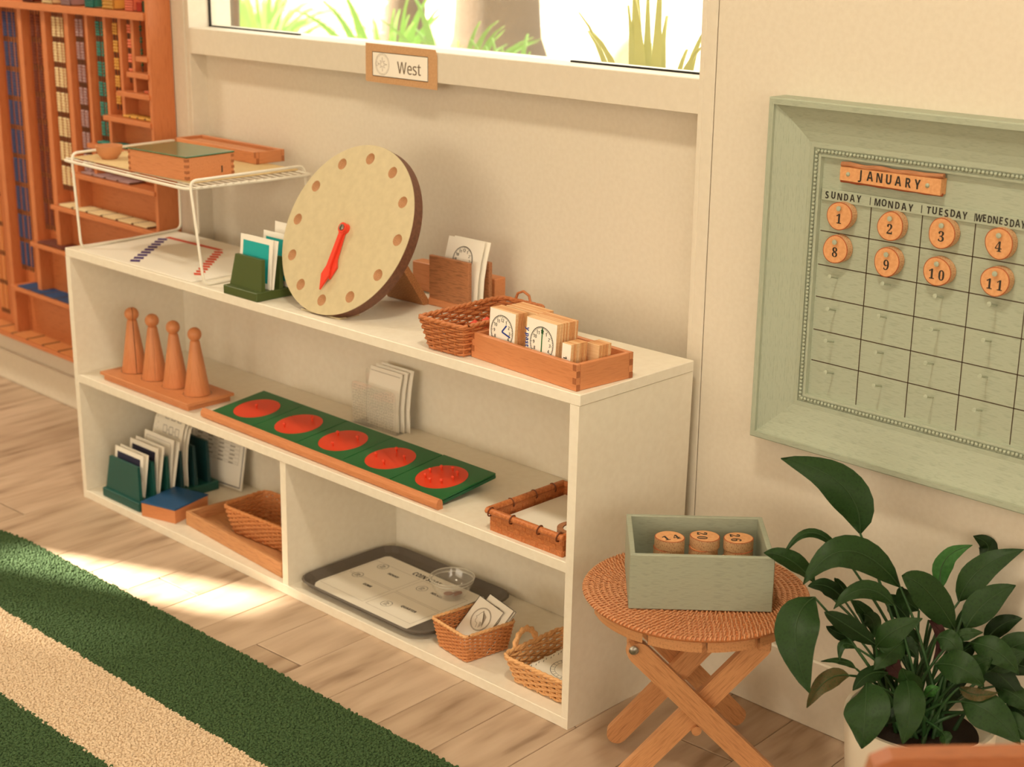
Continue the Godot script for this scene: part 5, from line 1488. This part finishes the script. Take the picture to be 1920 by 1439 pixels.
func calendar() -> void:
	var X0 := 1.727
	var X1 := 2.541
	var Y0 := 0.513
	var Y1 := 1.08
	var cal := thing("wall_calendar", "sage green framed wooden calendar board on the wall", "calendar", Vector3((X0 + X1) / 2, Y0, 0.0))
	var hw := (X1 - X0) / 2
	var ht := Y1 - Y0
	# moulding profile: inset from the outer edge, height off the wall
	var prof := [Vector2(0.0, 0.0), Vector2(0.0, 0.043), Vector2(0.002, 0.045), Vector2(0.0105, 0.045), Vector2(0.0115, 0.0405), Vector2(0.0165, 0.0372), Vector2(0.03, 0.030), Vector2(0.05, 0.023), Vector2(0.066, 0.0195), Vector2(0.074, 0.0195), Vector2(0.0745, 0.0165), Vector2(0.0835, 0.0165), Vector2(0.084, 0.019), Vector2(0.0875, 0.0185), Vector2(0.089, 0.0105), Vector2(0.089, 0.0)]
	var at := func(side: int, far: bool, p: Vector2) -> Vector3:
		var d := p.x
		match side:
			0: return Vector3(-hw + d, (ht - d) if far else d, p.y)          # left
			1: return Vector3(hw - d, (ht - d) if far else d, p.y)           # right
			2: return Vector3((hw - d) if far else (-hw + d), ht - d, p.y)   # top
		return Vector3((hw - d) if far else (-hw + d), d, p.y)
	for side in 4:
		var b := MB.new()
		var inw: Vector3 = [Vector3.RIGHT, Vector3.LEFT, Vector3.DOWN, Vector3.UP][side]
		for i in prof.size() - 1:
			var dp: Vector2 = prof[i + 1] - prof[i]
			var hint := inw * -dp.y + Vector3.BACK * dp.x
			b.quad(at.call(side, false, prof[i]), at.call(side, true, prof[i]), at.call(side, true, prof[i + 1]), at.call(side, false, prof[i + 1]), hint)
		part(cal, "frame_moulding", b, M["sage_y"] if side < 2 else M["sage"])
	var beads := MB.new()
	var nb := int((hw * 2 - 0.158) / 0.0066)
	for i in nb:
		for e in [0.079, ht - 0.079]: beads.ball(Vector3(-hw + 0.079 + (hw * 2 - 0.158) * (i + 0.5) / nb, e, 0.0185), 0.0031, 7, 5)
	var nv := int((ht - 0.158) / 0.0062)
	for i in nv:
		for e in [-hw + 0.079, hw - 0.079]: beads.ball(Vector3(e, 0.079 + (ht - 0.158) * (i + 0.5) / nv, 0.0185), 0.003, 7, 5)
	part(cal, "bead_trim", beads, M["sage"], true)
	part(cal, "board", MB.new().box(Vector3(0, ht / 2, 0.006), Vector3(hw * 2 - 0.17, ht - 0.17, 0.01), 0.0), M["sage_board"])
	# day strip and ruled grid (world x, y to the calendar's own)
	var ox := -(X0 + X1) / 2
	var cols := [1.816, 1.908, 1.998, 2.0865, 2.177, 2.268, 2.36, 2.452]
	var rows := [0.925, 0.874, 0.819, 0.766, 0.711, 0.659, 0.602]
	var BZ := 0.011
	part(cal, "day_strip", MB.new().box(Vector3((1.817 + 2.451) / 2 + ox, 0.9335 - Y0, BZ + 0.0022), Vector3(0.632, 0.0185, 0.0044), 0.0005), M["sage"])
	var fx := Transform3D(Basis(), Vector3(0, 0, BZ))
	var g := MB.new()
	for i in range(1, 7): g.line(fx, Vector2(cols[i] + ox, rows[0] - Y0), Vector2(cols[i] + ox, rows[6] - Y0), 0.0017)
	for i in range(1, 6): g.line(fx, Vector2(cols[0] + ox + 0.002, rows[i] - Y0), Vector2(cols[7] + ox - 0.002, rows[i] - Y0), 0.0017)
	part(cal, "ruled_lines", g, M["grid_ink"])
	var ink := MB.new()
	var sx := Transform3D(Basis(), Vector3(0, 0, BZ + 0.0045))
	var days := ["SUNDAY", "MONDAY", "TUESDAY", "WEDNESDAY"]
	for i in 4:
		var n: String = days[i]
		var span := 0.07 if i < 3 else 0.079
		for k in n.length():
			lettering(ink, sx, n[k], Vector2(cols[i] + ox + (0.007 if i < 3 else 0.002) + span * (k + 0.5) / n.length(), 0.9335 - Y0 + rng.randf_range(-0.0008, 0.0008)), 0.011, "sans_bold", rng.randf_range(-0.06, 0.06), 0.9 if i < 3 else 0.8)
		if i > 0: ink.line(sx, Vector2(cols[i] + ox, 0.9275 - Y0), Vector2(cols[i] + ox, 0.9395 - Y0), 0.0012)
	part(cal, "lettering", ink, M["ink"])
	for r in 6:
		for c in 7:
			if r < 2 and c < 4: continue   # these carry slices
			nail(cal, (cols[c] + cols[c + 1]) / 2 + ox + rng.randf_range(-0.004, 0.004) - 0.002, rows[r] - 0.014 - Y0 + rng.randf_range(-0.003, 0.003), BZ - 0.001, 0.024)
	# the month plaque
	var pl := thing("month_plaque", "bark-edged wooden plaque reading JANUARY on the calendar", "plaque", Vector3(1.944, 0.973, 0.0115))
	var pb := MB.new().hexa([Vector3(-0.089, -0.0125, 0), Vector3(0.089, -0.0125, 0), Vector3(0.089, 0.0115, 0), Vector3(-0.089, 0.0115, 0), Vector3(-0.088, -0.0115, 0.014), Vector3(0.088, -0.0135, 0.014), Vector3(0.088, 0.0105, 0.014), Vector3(-0.088, 0.0085, 0.014)])
	part(pl, "board", pb, M["slice_face"])
	var bk := []
	var bk2 := []
	for i in 13:
		bk.append(Vector3(-0.089 + 0.178 * i / 12.0, 0.0125 + 0.0012 * sin(i * 1.7) + (0.0015 if i > 9 else 0.0), 0.0085))
		bk2.append(Vector3(-0.089 + 0.178 * i / 12.0, -0.0135 + 0.0006 * sin(i * 2.3), 0.008))
	part(pl, "bark_edge", MB.new().tube(bk, 0.0042, 7), M["walnut"])
	part(pl, "bark_edge", MB.new().tube(bk2, 0.0026, 7), M["bark_line"])
	var ji := MB.new()
	var word := "JANUARY"
	for k in 7: lettering(ji, Transform3D(Basis(), Vector3(0, 0, 0.0142)), word[k], Vector2(-0.05 + 0.0165 * k, 0.0005 - 0.0004 * k), 0.0145, "sans_bold", 0.0, 0.85)
	part(pl, "lettering", ji, M["ink"])
	for e in [-0.073, 0.066]:
		part(pl, "nail_head", MB.new().lathe([Vector2(0.0, 0.0), Vector2(0.0034, 0.0), Vector2(0.0034, 0.0016), Vector2(0.0022, 0.0028), Vector2(0.0, 0.003)], 14, Transform3D(Basis(Vector3.RIGHT, PI / 2), Vector3(e, -0.001, 0.0135))), M["sage"])
	# number slices hung on the nails
	var sl := [["1", 1.861, 0.905, "one"], ["2", 1.953, 0.902, "two"], ["3", 2.041, 0.904, "three"], ["4", 2.134, 0.903, "four"], ["8", 1.858, 0.851, "eight"], ["9", 1.952, 0.846, "nine"], ["10", 2.039, 0.8455, "ten"], ["11", 2.134, 0.8465, "eleven"]]
	for s in sl:
		var o := wood_slice(s[0], "round wood slice numbered %s hanging on the calendar" % s[3])
		o.set_meta("group", "numbered slices on the calendar")
		o.transform = Transform3D(Basis(Vector3.RIGHT, PI / 2), Vector3(s[1], s[2], 0.0118))
		part(o, "nail_head", MB.new().lathe([Vector2(0.0012, 0.014), Vector2(0.0012, 0.0185), Vector2(0.004, 0.0187), Vector2(0.004, 0.0205), Vector2(0.0, 0.0214)], 12, Transform3D(Basis(), Vector3(0.001, 0, -0.0125))), M["sage"])

# ---------------------------------------------------------------- stool, mat, box of slices
func leg_bar(parent: Node3D, a: Vector3, b: Vector3, w: float, t: float, wide: Vector3) -> void:
	var d := (b - a).normalized()
	var u := (wide - d * wide.dot(d)).normalized()
	var n := d.cross(u)
	var L := a.distance_to(b)
	var poly := PackedVector2Array()
	for k in 9:
		var q := -PI / 2 + PI * k / 8.0
		poly.append(Vector2(L / 2 - w / 2 + cos(q) * w / 2, sin(q) * w / 2))
	for k in 9:
		var q := PI / 2 + PI * k / 8.0
		poly.append(Vector2(-L / 2 + w / 2 + cos(q) * w / 2, sin(q) * w / 2))
	var o := part(parent, "leg", MB.new().extrude(poly, -t / 2, t / 2), M["oak"])
	o.transform = Transform3D(Basis(d, u, n), (a + b) / 2)

func stool() -> void:
	var C := Vector3(1.82, 0.0, 0.292)
	var o := thing("folding_stool", "round folding wooden stool with crossed legs", "stool", C, 0.753)
	# seat of four slats (clipped circle), along the stool's own z
	var R := 0.163
	var cuts := [-R, -0.085, 0.002, 0.082, R]
	for i in 4:
		var poly := PackedVector2Array()
		var xa: float = cuts[i] + 0.004
		var xb: float = cuts[i + 1] - 0.004
		for k in 13:
			var x := lerpf(xa, xb, k / 12.0)
			poly.append(Vector2(x, sqrt(maxf(0.0, R * R - x * x))))
		for k in 13:
			var x := lerpf(xb, xa, k / 12.0)
			poly.append(Vector2(x, -sqrt(maxf(0.0, R * R - x * x))))
		part(o, "seat_slat", MB.new().extrude(poly, 0.0, 0.019, Transform3D(Basis(Vector3.RIGHT, PI / 2), Vector3(0, 0.327, 0))), M["oak_z"])
	var inv := o.transform.affine_inverse()
	var A := [Vector3(1.825, 0.298, 0.452), Vector3(1.992, 0.012, 0.238)]
	var B := [Vector3(1.956, 0.298, 0.285), Vector3(1.776, 0.012, 0.437)]
	var Cc := [Vector3(1.84, 0.298, 0.155), Vector3(1.663, 0.012, 0.303)]
	var D := [Vector3(1.69, 0.298, 0.335), Vector3(1.776, 0.012, 0.09)]
	for e in [A, B, Cc, D]:
		var a: Vector3 = inv * (e[0] as Vector3)
		var b: Vector3 = inv * (e[1] as Vector3)
		leg_bar(o, a, b, 0.034, 0.017, Vector3.UP)
	# rails under the seat that carry the legs, and the lower stretcher
	part(o, "rail", MB.new().box(Vector3(-0.1, 0.297, 0.0), Vector3(0.02, 0.022, 0.22), 0.002), M["oak_z"])
	part(o, "rail", MB.new().box(Vector3(0.098, 0.297, 0.0), Vector3(0.02, 0.022, 0.22), 0.002), M["oak_z"])
	part(o, "stretcher", MB.new().tube([inv * Vector3(1.732, 0.14, 0.235), inv * Vector3(1.888, 0.14, 0.36)], 0.008, 10), M["oak"])
	var bp: Vector3 = inv * Vector3(1.836, 0.2935, 0.4565)
	part(o, "bolt", MB.new().lathe([Vector2(0.0, 0.0), Vector2(0.007, 0.0), Vector2(0.0075, 0.002), Vector2(0.005, 0.0045), Vector2(0.0, 0.005)], 18, Transform3D(Basis(Vector3.RIGHT, PI / 2) * Basis(), bp)), M["steel"])
	# rattan mat: coiled rings bound by short canes
	var mt := thing("rattan_mat", "round brown rattan mat on the stool seat", "mat", Vector3(C.x, 0.3275, C.z))
	var rings := MB.new()
	var wraps := MB.new()
	var rr := 0.014
	while rr < 0.176:
		var lp := []
		var n := maxi(16, int(rr * 400))
		for k in n: lp.append(Vector3(cos(TAU * k / n) * rr, 0.0058, sin(TAU * k / n) * rr))
		rings.tube(lp, 0.0042, 6, true)
		var m := int(TAU * rr / 0.0072)
		for k in m:
			var a := TAU * (k + rng.randf() * 0.3) / m
			var pts := []
			for j in 5:
				var u := -0.0052 + 0.0026 * j
				var aa := a + (u * 0.55) / rr
				pts.append(Vector3(cos(aa) * (rr + u), 0.0066 + 0.0042 * cos(u / 0.0052 * PI * 0.5), sin(aa) * (rr + u)))
			wraps.tube(pts, 0.0019, 4)
		rr += 0.0088
	part(mt, "coil", rings, M["willow_dark"])
	part(mt, "binding", wraps, M["rattan"], true)
	# sage box
	var BY := 0.3395
	var bx := thing("sage_box", "open sage green wooden box on the rattan mat", "box", Vector3(1.82, BY, 0.292), 0.753)
	var W := 0.218
	var D2 := 0.168
	var H := 0.089
	var T := 0.008
	part(bx, "bottom", MB.new().box(Vector3(0, 0.004, 0), Vector3(W - 0.001, 0.007, D2 - 0.001), 0.0), M["sage_box"])
	for s in [-1.0, 1.0]:
		part(bx, "side", MB.new().box(Vector3(0, H / 2, s * (D2 / 2 - T / 2)), Vector3(W, H, T), 0.001), M["sage_box"])
		part(bx, "side", MB.new().box(Vector3(s * (W / 2 - T / 2), H / 2, 0), Vector3(T, H, D2 - 2 * T), 0.001), M["sage_box"])
	var tb := bx.transform
	var st := [[-0.042, "14", 0.35, "left"], [0.013, "20", -1.62, "middle"], [0.067, "26", -1.55, "right"]]
	for k in 3:
		for j in 4:
			var top := j == 3
			var o2 := wood_slice(st[k][1] if top else "", ("round wood slice numbered %s on top of a stack in the sage box" % ["fourteen", "twenty", "twenty-six"][k]) if top else "%s wood slice of the %s stack in the sage box" % [["bottom", "second", "third"][j], st[k][3]])
			o2.set_meta("group", "wood slices in the sage box")
			o2.transform = tb * Transform3D(Basis(Vector3.UP, st[k][2] + (0.0 if top else j * 1.3)), Vector3(st[k][0] + rng.randf_range(-0.0015, 0.0015), 0.0076 + 0.0168 * j, -0.028 - 0.004 * (k % 2) + rng.randf_range(-0.0015, 0.0015)) )
			o2.scale = Vector3(1.04, 1.1, 1.04)

# ---------------------------------------------------------------- plant
func leaf_mesh(pb: Vector3, pm: Vector3, pt: Vector3, w: float, view: Vector3, blunt: float) -> Array:
	var ctrl := pm * 2.0 - (pb + pt) * 0.5
	var rows := []
	var N := 12
	for i in N + 1:
		var t := float(i) / N
		var p := pb * (1 - t) * (1 - t) + ctrl * 2 * t * (1 - t) + pt * t * t
		var dir := ((ctrl - pb) * (1 - t) + (pt - ctrl) * t).normalized()
		var side := dir.cross(view).normalized()
		var up := side.cross(dir).normalized()
		var wd := w * 0.5 * pow(sin(PI * pow(t, 0.82)), 0.75) * (1.0 - 0.15 * t) if t < 1.0 else 0.0004
		if i == 0: wd = w * 0.03
		wd = maxf(wd, 0.0006)
		var row := []
		for j in 5:
			var u := (j - 2) / 2.0
			row.append(p + side * wd * u - up * wd * (0.28 * absf(u) - 0.05 * u * u) + up * 0.0015 * sin(t * 17.0 + u * 4.0) * absf(u))
		rows.append(row)
	var nm := []   # smooth normals of the blade
	for i in N + 1:
		var r := []
		for j in 5:
			var du: Vector3 = rows[i][mini(j + 1, 4)] - rows[i][maxi(j - 1, 0)]
			var dv: Vector3 = rows[mini(i + 1, N)][j] - rows[maxi(i - 1, 0)][j]
			var g := du.cross(dv).normalized()
			r.append(g if g.dot(view) > 0.0 else -g)
		nm.append(r)
	var b := MB.new()
	for layer in [1.0, -1.0]:
		var off: Vector3 = view * (0.0 if layer > 0 else -0.0004)
		for i in N:
			for j in 4:
				b.tri(rows[i][j] + off, rows[i][j + 1] + off, rows[i + 1][j + 1] + off, nm[i][j] * layer, nm[i][j + 1] * layer, nm[i + 1][j + 1] * layer)
				b.tri(rows[i][j] + off, rows[i + 1][j + 1] + off, rows[i + 1][j] + off, nm[i][j] * layer, nm[i + 1][j + 1] * layer, nm[i + 1][j] * layer)
	var v := MB.new()
	var mid := []
	var rad := []
	for i in N + 1:
		mid.append(rows[i][2] + view * 0.0001)
		rad.append(0.0011 * (1.0 - 0.8 * i / N))
	v.tube(mid, 0.001, 5, false, rad)
	return [b, v]

func plant() -> void:
	var P := Vector3(2.155, 0.0, 0.16)
	var pot := thing("plant_pot", "white round plant pot on the floor by the wall", "pot", P)
	part(pot, "pot", MB.new().lathe([Vector2(0.0, 0.0), Vector2(0.094, 0.0), Vector2(0.098, 0.004), Vector2(0.113, 0.195), Vector2(0.1125, 0.2), Vector2(0.1065, 0.2), Vector2(0.1055, 0.175), Vector2(0.0, 0.165)], 48), M["pot"])
	part(pot, "soil", MB.new().lathe([Vector2(0.1058, 0.172), Vector2(0.08, 0.174), Vector2(0.04, 0.178), Vector2(0.0, 0.18)].map(func(q): return q) , 32), M["soil"])
	var o := thing("peace_lily", "dark green broad-leaved plant growing in the white pot", "plant", Vector3(P.x, 0.172, P.z))
	var view := (Vector3(3.0, 1.5, 2.0) - Vector3(2.15, 0.35, 0.16)).normalized()
	var org := o.position
	var i := 0
	for L in LEAVES:
		var pb := Vector3(L[0], L[1], L[2]) - org
		var pm := Vector3(L[3], L[4], L[5]) - org
		var pt := Vector3(L[6], L[7], L[8]) - org
		var root := Vector3(L[9], L[10], L[11]) - org
		var vv := (view + Vector3(sin(i * 2.4), cos(i * 1.7) * 0.6, sin(i * 1.1)) * 0.22).normalized()
		var made := leaf_mesh(pb, pm, pt, L[12], vv, 0.0)
		var lf := part(o, "leaf", made[0], M["leaf_%d" % L[13]])
		part(lf, "midrib", made[1], M["vein"] if L[13] < 4 else M["leaf_4"])
		var mid := root.lerp(pb, 0.5) + Vector3(0, 0.03, 0) + (root - Vector3.ZERO) * 0.2
		var pts := []
		var rad := []
		for k in 9:
			var t := k / 8.0
			pts.append(root * (1 - t) * (1 - t) + mid * 2 * t * (1 - t) + pb * t * t)
			rad.append(lerpf(0.0034, 0.0017, t))
		part(o, "stem", MB.new().tube(pts, 0.002, 6, false, rad), M["stem"])
		i += 1

func sign_and_chair() -> void:
	var s := thing("west_sign", "kraft card sign reading West on the window sill rail", "sign", Vector3(0.785, 1.019, 0.0005), 0.0)
	part(s, "kraft_card", MB.new().extrude(PackedVector2Array([Vector2(-0.11, 0.002), Vector2(-0.106, 0), Vector2(0.11, -0.001), Vector2(0.11, 0.064), Vector2(0.105, 0.077), Vector2(-0.109, 0.078)]), 0.0, 0.0012), M["kraft"])
	part(s, "label_card", MB.new().box(Vector3(-0.001, 0.0375, 0.0016), Vector3(0.17, 0.048, 0.0008), 0.0), M["paper"])
	var f := Transform3D(Basis(), Vector3(-0.001, 0.0375, 0.0021))
	part(s, "print", MB.new().rect(f, Vector2.ZERO, Vector2(0.17, 0.048), 0.0012), M["ink"])
	var ink := MB.new()
	lettering(ink, f, "West", Vector2(0.028, -0.003), 0.0235, "sans")
	part(s, "lettering", ink, M["soft_ink"])
	var cm := MB.new()
	cm.ring(f, Vector2(-0.054, 0.0005), 0.0215, 0.0006, 40)
	cm.ring(f, Vector2(-0.054, 0.0005), 0.019, 0.0004, 40)
	cm.ring(f, Vector2(-0.071, 0.0005), 0.0042, 0.0005, 18)
	for k in 8:
		var a := TAU * k / 8.0
		var c := Vector2(-0.054, 0.0005)
		var r := 0.0145 if k % 2 == 0 else 0.0105
		cm.line(f, c + Vector2(cos(a - 0.5), sin(a - 0.5)) * 0.004, c + Vector2(cos(a), sin(a)) * r, 0.0005)
		cm.line(f, c + Vector2(cos(a + 0.5), sin(a + 0.5)) * 0.004, c + Vector2(cos(a), sin(a)) * r, 0.0005)
	part(s, "print", cm, M["soft_ink"])
	# small chair in the near right corner: its back rail reaches into view
	var ch := thing("child_chair", "orange-brown wooden chair back in the near right corner", "chair", Vector3(2.695, 0.0048, 0.86), 0.785)
	var w: Material = M["chair_wood"]
	var rail := PackedVector2Array([Vector2(-0.188, 0.0), Vector2(0.188, 0.0), Vector2(0.19, 0.05), Vector2(0.186, 0.066), Vector2(0.17, 0.074), Vector2(0.0, 0.08), Vector2(-0.17, 0.074), Vector2(-0.186, 0.066), Vector2(-0.19, 0.05)])
	part(ch, "back_rail", MB.new().extrude(rail, -0.011, 0.011, Transform3D(Basis(), Vector3(0, 0.562, 0))), w)
	part(ch, "back_rail", MB.new().box(Vector3(0, 0.46, 0), Vector3(0.34, 0.05, 0.016), 0.004), w)
	part(ch, "seat", MB.new().box(Vector3(0, 0.34, 0.165), Vector3(0.36, 0.02, 0.34), 0.006), w)
	for sx in [-1.0, 1.0]:
		part(ch, "leg", MB.new().box(Vector3(sx * 0.165, 0.29, 0), Vector3(0.028, 0.58, 0.022), 0.003), w)
		part(ch, "leg", MB.new().box(Vector3(sx * 0.165, 0.165, 0.315), Vector3(0.028, 0.33, 0.028), 0.003), w)

const LEAVES := [
	[2.033, 0.461, 0.171, 2.008, 0.538, 0.193, 1.935, 0.575, 0.250, 2.159, 0.172, 0.150, 0.066, 0],
	[2.029, 0.440, 0.213, 1.995, 0.473, 0.249, 1.984, 0.446, 0.300, 2.165, 0.172, 0.125, 0.015, 0],
	[2.015, 0.402, 0.258, 1.992, 0.442, 0.294, 1.969, 0.455, 0.327, 2.182, 0.172, 0.141, 0.032, 0],
	[2.107, 0.397, 0.169, 2.066, 0.467, 0.254, 2.030, 0.419, 0.310, 2.195, 0.172, 0.158, 0.054, 0],
	[2.050, 0.369, 0.223, 2.036, 0.400, 0.253, 2.020, 0.404, 0.282, 2.153, 0.172, 0.171, 0.029, 1],
	[2.035, 0.393, 0.286, 2.052, 0.366, 0.355, 2.090, 0.286, 0.365, 2.166, 0.172, 0.189, 0.070, 0],
	[2.112, 0.374, 0.189, 2.084, 0.405, 0.232, 2.064, 0.381, 0.278, 2.174, 0.172, 0.174, 0.030, 0],
	[2.110, 0.322, 0.227, 2.082, 0.359, 0.269, 2.060, 0.381, 0.296, 2.176, 0.172, 0.167, 0.031, 1],
	[2.115, 0.324, 0.236, 2.142, 0.359, 0.238, 2.168, 0.378, 0.205, 2.117, 0.172, 0.189, 0.039, 0],
	[2.079, 0.323, 0.228, 2.065, 0.333, 0.253, 2.051, 0.348, 0.274, 2.173, 0.172, 0.190, 0.023, 1],
	[2.091, 0.317, 0.248, 2.080, 0.327, 0.269, 2.086, 0.309, 0.286, 2.189, 0.172, 0.152, 0.017, 0],
	[2.096, 0.288, 0.255, 2.083, 0.303, 0.276, 2.067, 0.307, 0.306, 2.151, 0.172, 0.195, 0.011, 0],
	[2.096, 0.283, 0.272, 2.083, 0.284, 0.314, 2.082, 0.256, 0.357, 2.123, 0.172, 0.131, 0.031, 2],
	[2.126, 0.282, 0.273, 2.157, 0.265, 0.322, 2.165, 0.216, 0.336, 2.192, 0.172, 0.155, 0.073, 0],
	[2.159, 0.288, 0.222, 2.196, 0.267, 0.268, 2.200, 0.218, 0.285, 2.139, 0.172, 0.161, 0.049, 0],
	[2.128, 0.374, 0.083, 2.123, 0.417, 0.070, 2.152, 0.442, 0.045, 2.143, 0.172, 0.167, 0.033, 3],
	[2.174, 0.332, 0.115, 2.146, 0.399, 0.158, 2.119, 0.425, 0.189, 2.187, 0.172, 0.175, 0.055, 0],
	[2.157, 0.413, 0.023, 2.160, 0.433, 0.011, 2.145, 0.452, 0.033, 2.184, 0.172, 0.199, 0.031, 1],
	[2.160, 0.364, 0.085, 2.182, 0.420, 0.069, 2.225, 0.452, 0.026, 2.128, 0.172, 0.189, 0.047, 0],
	[2.185, 0.334, 0.103, 2.202, 0.376, 0.082, 2.228, 0.401, 0.046, 2.187, 0.172, 0.166, 0.049, 0],
	[2.190, 0.332, 0.142, 2.206, 0.344, 0.136, 2.221, 0.346, 0.120, 2.132, 0.172, 0.187, 0.020, 0],
	[2.207, 0.327, 0.128, 2.251, 0.328, 0.128, 2.280, 0.297, 0.112, 2.138, 0.172, 0.125, 0.043, 0],
	[2.228, 0.289, 0.079, 2.253, 0.320, 0.070, 2.284, 0.331, 0.049, 2.194, 0.172, 0.127, 0.045, 0],
	[2.182, 0.300, 0.179, 2.227, 0.314, 0.187, 2.256, 0.288, 0.169, 2.148, 0.172, 0.132, 0.052, 0],
	[2.218, 0.273, 0.170, 2.247, 0.272, 0.170, 2.268, 0.276, 0.148, 2.177, 0.172, 0.190, 0.021, 2],
	[2.205, 0.298, 0.113, 2.247, 0.282, 0.106, 2.288, 0.246, 0.096, 2.164, 0.172, 0.124, 0.042, 1],
	[2.224, 0.253, 0.171, 2.271, 0.252, 0.170, 2.315, 0.214, 0.156, 2.141, 0.172, 0.190, 0.060, 0],
	[2.256, 0.229, 0.091, 2.285, 0.228, 0.091, 2.315, 0.201, 0.088, 2.155, 0.172, 0.200, 0.040, 1],
	[2.214, 0.210, 0.200, 2.224, 0.207, 0.207, 2.231, 0.200, 0.217, 2.121, 0.172, 0.168, 0.021, 0],
	[2.187, 0.258, 0.207, 2.195, 0.273, 0.207, 2.203, 0.276, 0.197, 2.131, 0.172, 0.153, 0.018, 3],
	[2.143, 0.345, 0.140, 2.165, 0.327, 0.140, 2.165, 0.289, 0.156, 2.127, 0.172, 0.123, 0.018, 4],
	[2.116, 0.296, 0.217, 2.132, 0.293, 0.218, 2.153, 0.277, 0.218, 2.140, 0.172, 0.197, 0.032, 4],
	[2.111, 0.342, 0.114, 2.096, 0.364, 0.134, 2.095, 0.385, 0.141, 2.145, 0.172, 0.157, 0.029, 0],
	[2.237, 0.281, 0.073, 2.260, 0.286, 0.063, 2.285, 0.270, 0.044, 2.167, 0.172, 0.168, 0.032, 1],
	[2.044, 0.366, 0.201, 2.035, 0.388, 0.215, 2.030, 0.405, 0.228, 2.165, 0.172, 0.195, 0.014, 0],
	[2.165, 0.309, 0.088, 2.170, 0.340, 0.085, 2.176, 0.370, 0.067, 2.149, 0.172, 0.178, 0.019, 0],
	[2.111, 0.308, 0.187, 2.130, 0.313, 0.181, 2.149, 0.294, 0.171, 2.139, 0.172, 0.198, 0.037, 1],
	[2.121, 0.240, 0.206, 2.109, 0.276, 0.203, 2.092, 0.308, 0.206, 2.159, 0.172, 0.121, 0.024, 1],
	[2.184, 0.219, 0.153, 2.192, 0.249, 0.146, 2.208, 0.263, 0.125, 2.161, 0.172, 0.122, 0.034, 1],
	[2.068, 0.349, 0.199, 2.085, 0.341, 0.200, 2.090, 0.318, 0.204, 2.166, 0.172, 0.125, 0.027, 0],
	[2.242, 0.261, 0.106, 2.274, 0.258, 0.104, 2.307, 0.238, 0.095, 2.152, 0.172, 0.174, 0.037, 0],
	[2.118, 0.243, 0.164, 2.109, 0.267, 0.178, 2.097, 0.286, 0.181, 2.172, 0.172, 0.179, 0.031, 1],
	[2.129, 0.320, 0.180, 2.127, 0.312, 0.214, 2.119, 0.291, 0.246, 2.120, 0.172, 0.174, 0.037, 0],
	[2.140, 0.309, 0.158, 2.126, 0.332, 0.177, 2.118, 0.350, 0.192, 2.135, 0.172, 0.157, 0.030, 1],
	[2.166, 0.328, 0.154, 2.189, 0.334, 0.157, 2.213, 0.313, 0.157, 2.141, 0.172, 0.149, 0.037, 0],
	[2.185, 0.282, 0.140, 2.198, 0.309, 0.129, 2.215, 0.323, 0.122, 2.145, 0.172, 0.168, 0.032, 1],
	[2.178, 0.257, 0.201, 2.169, 0.285, 0.228, 2.163, 0.309, 0.239, 2.145, 0.172, 0.182, 0.033, 0],
	[2.215, 0.283, 0.153, 2.230, 0.304, 0.145, 2.248, 0.318, 0.135, 2.161, 0.172, 0.179, 0.036, 0],
	[2.237, 0.288, 0.115, 2.256, 0.309, 0.101, 2.273, 0.319, 0.080, 2.133, 0.172, 0.184, 0.037, 0],
	[2.129, 0.283, 0.224, 2.120, 0.289, 0.260, 2.119, 0.276, 0.297, 2.130, 0.172, 0.155, 0.028, 1],
	[2.197, 0.303, 0.059, 2.213, 0.331, 0.046, 2.237, 0.345, 0.031, 2.123, 0.172, 0.146, 0.032, 1],
	[2.104, 0.327, 0.128, 2.089, 0.354, 0.146, 2.079, 0.368, 0.164, 2.182, 0.172, 0.155, 0.033, 1],
	[2.136, 0.333, 0.078, 2.124, 0.357, 0.095, 2.112, 0.377, 0.098, 2.129, 0.172, 0.147, 0.028, 1],
	[2.082, 0.325, 0.180, 2.067, 0.352, 0.198, 2.056, 0.373, 0.215, 2.186, 0.172, 0.156, 0.024, 0],
	[2.274, 0.233, 0.145, 2.300, 0.234, 0.148, 2.325, 0.217, 0.145, 2.125, 0.172, 0.162, 0.039, 0],
	[2.185, 0.243, 0.216, 2.176, 0.249, 0.251, 2.168, 0.235, 0.280, 2.180, 0.172, 0.187, 0.030, 1]]
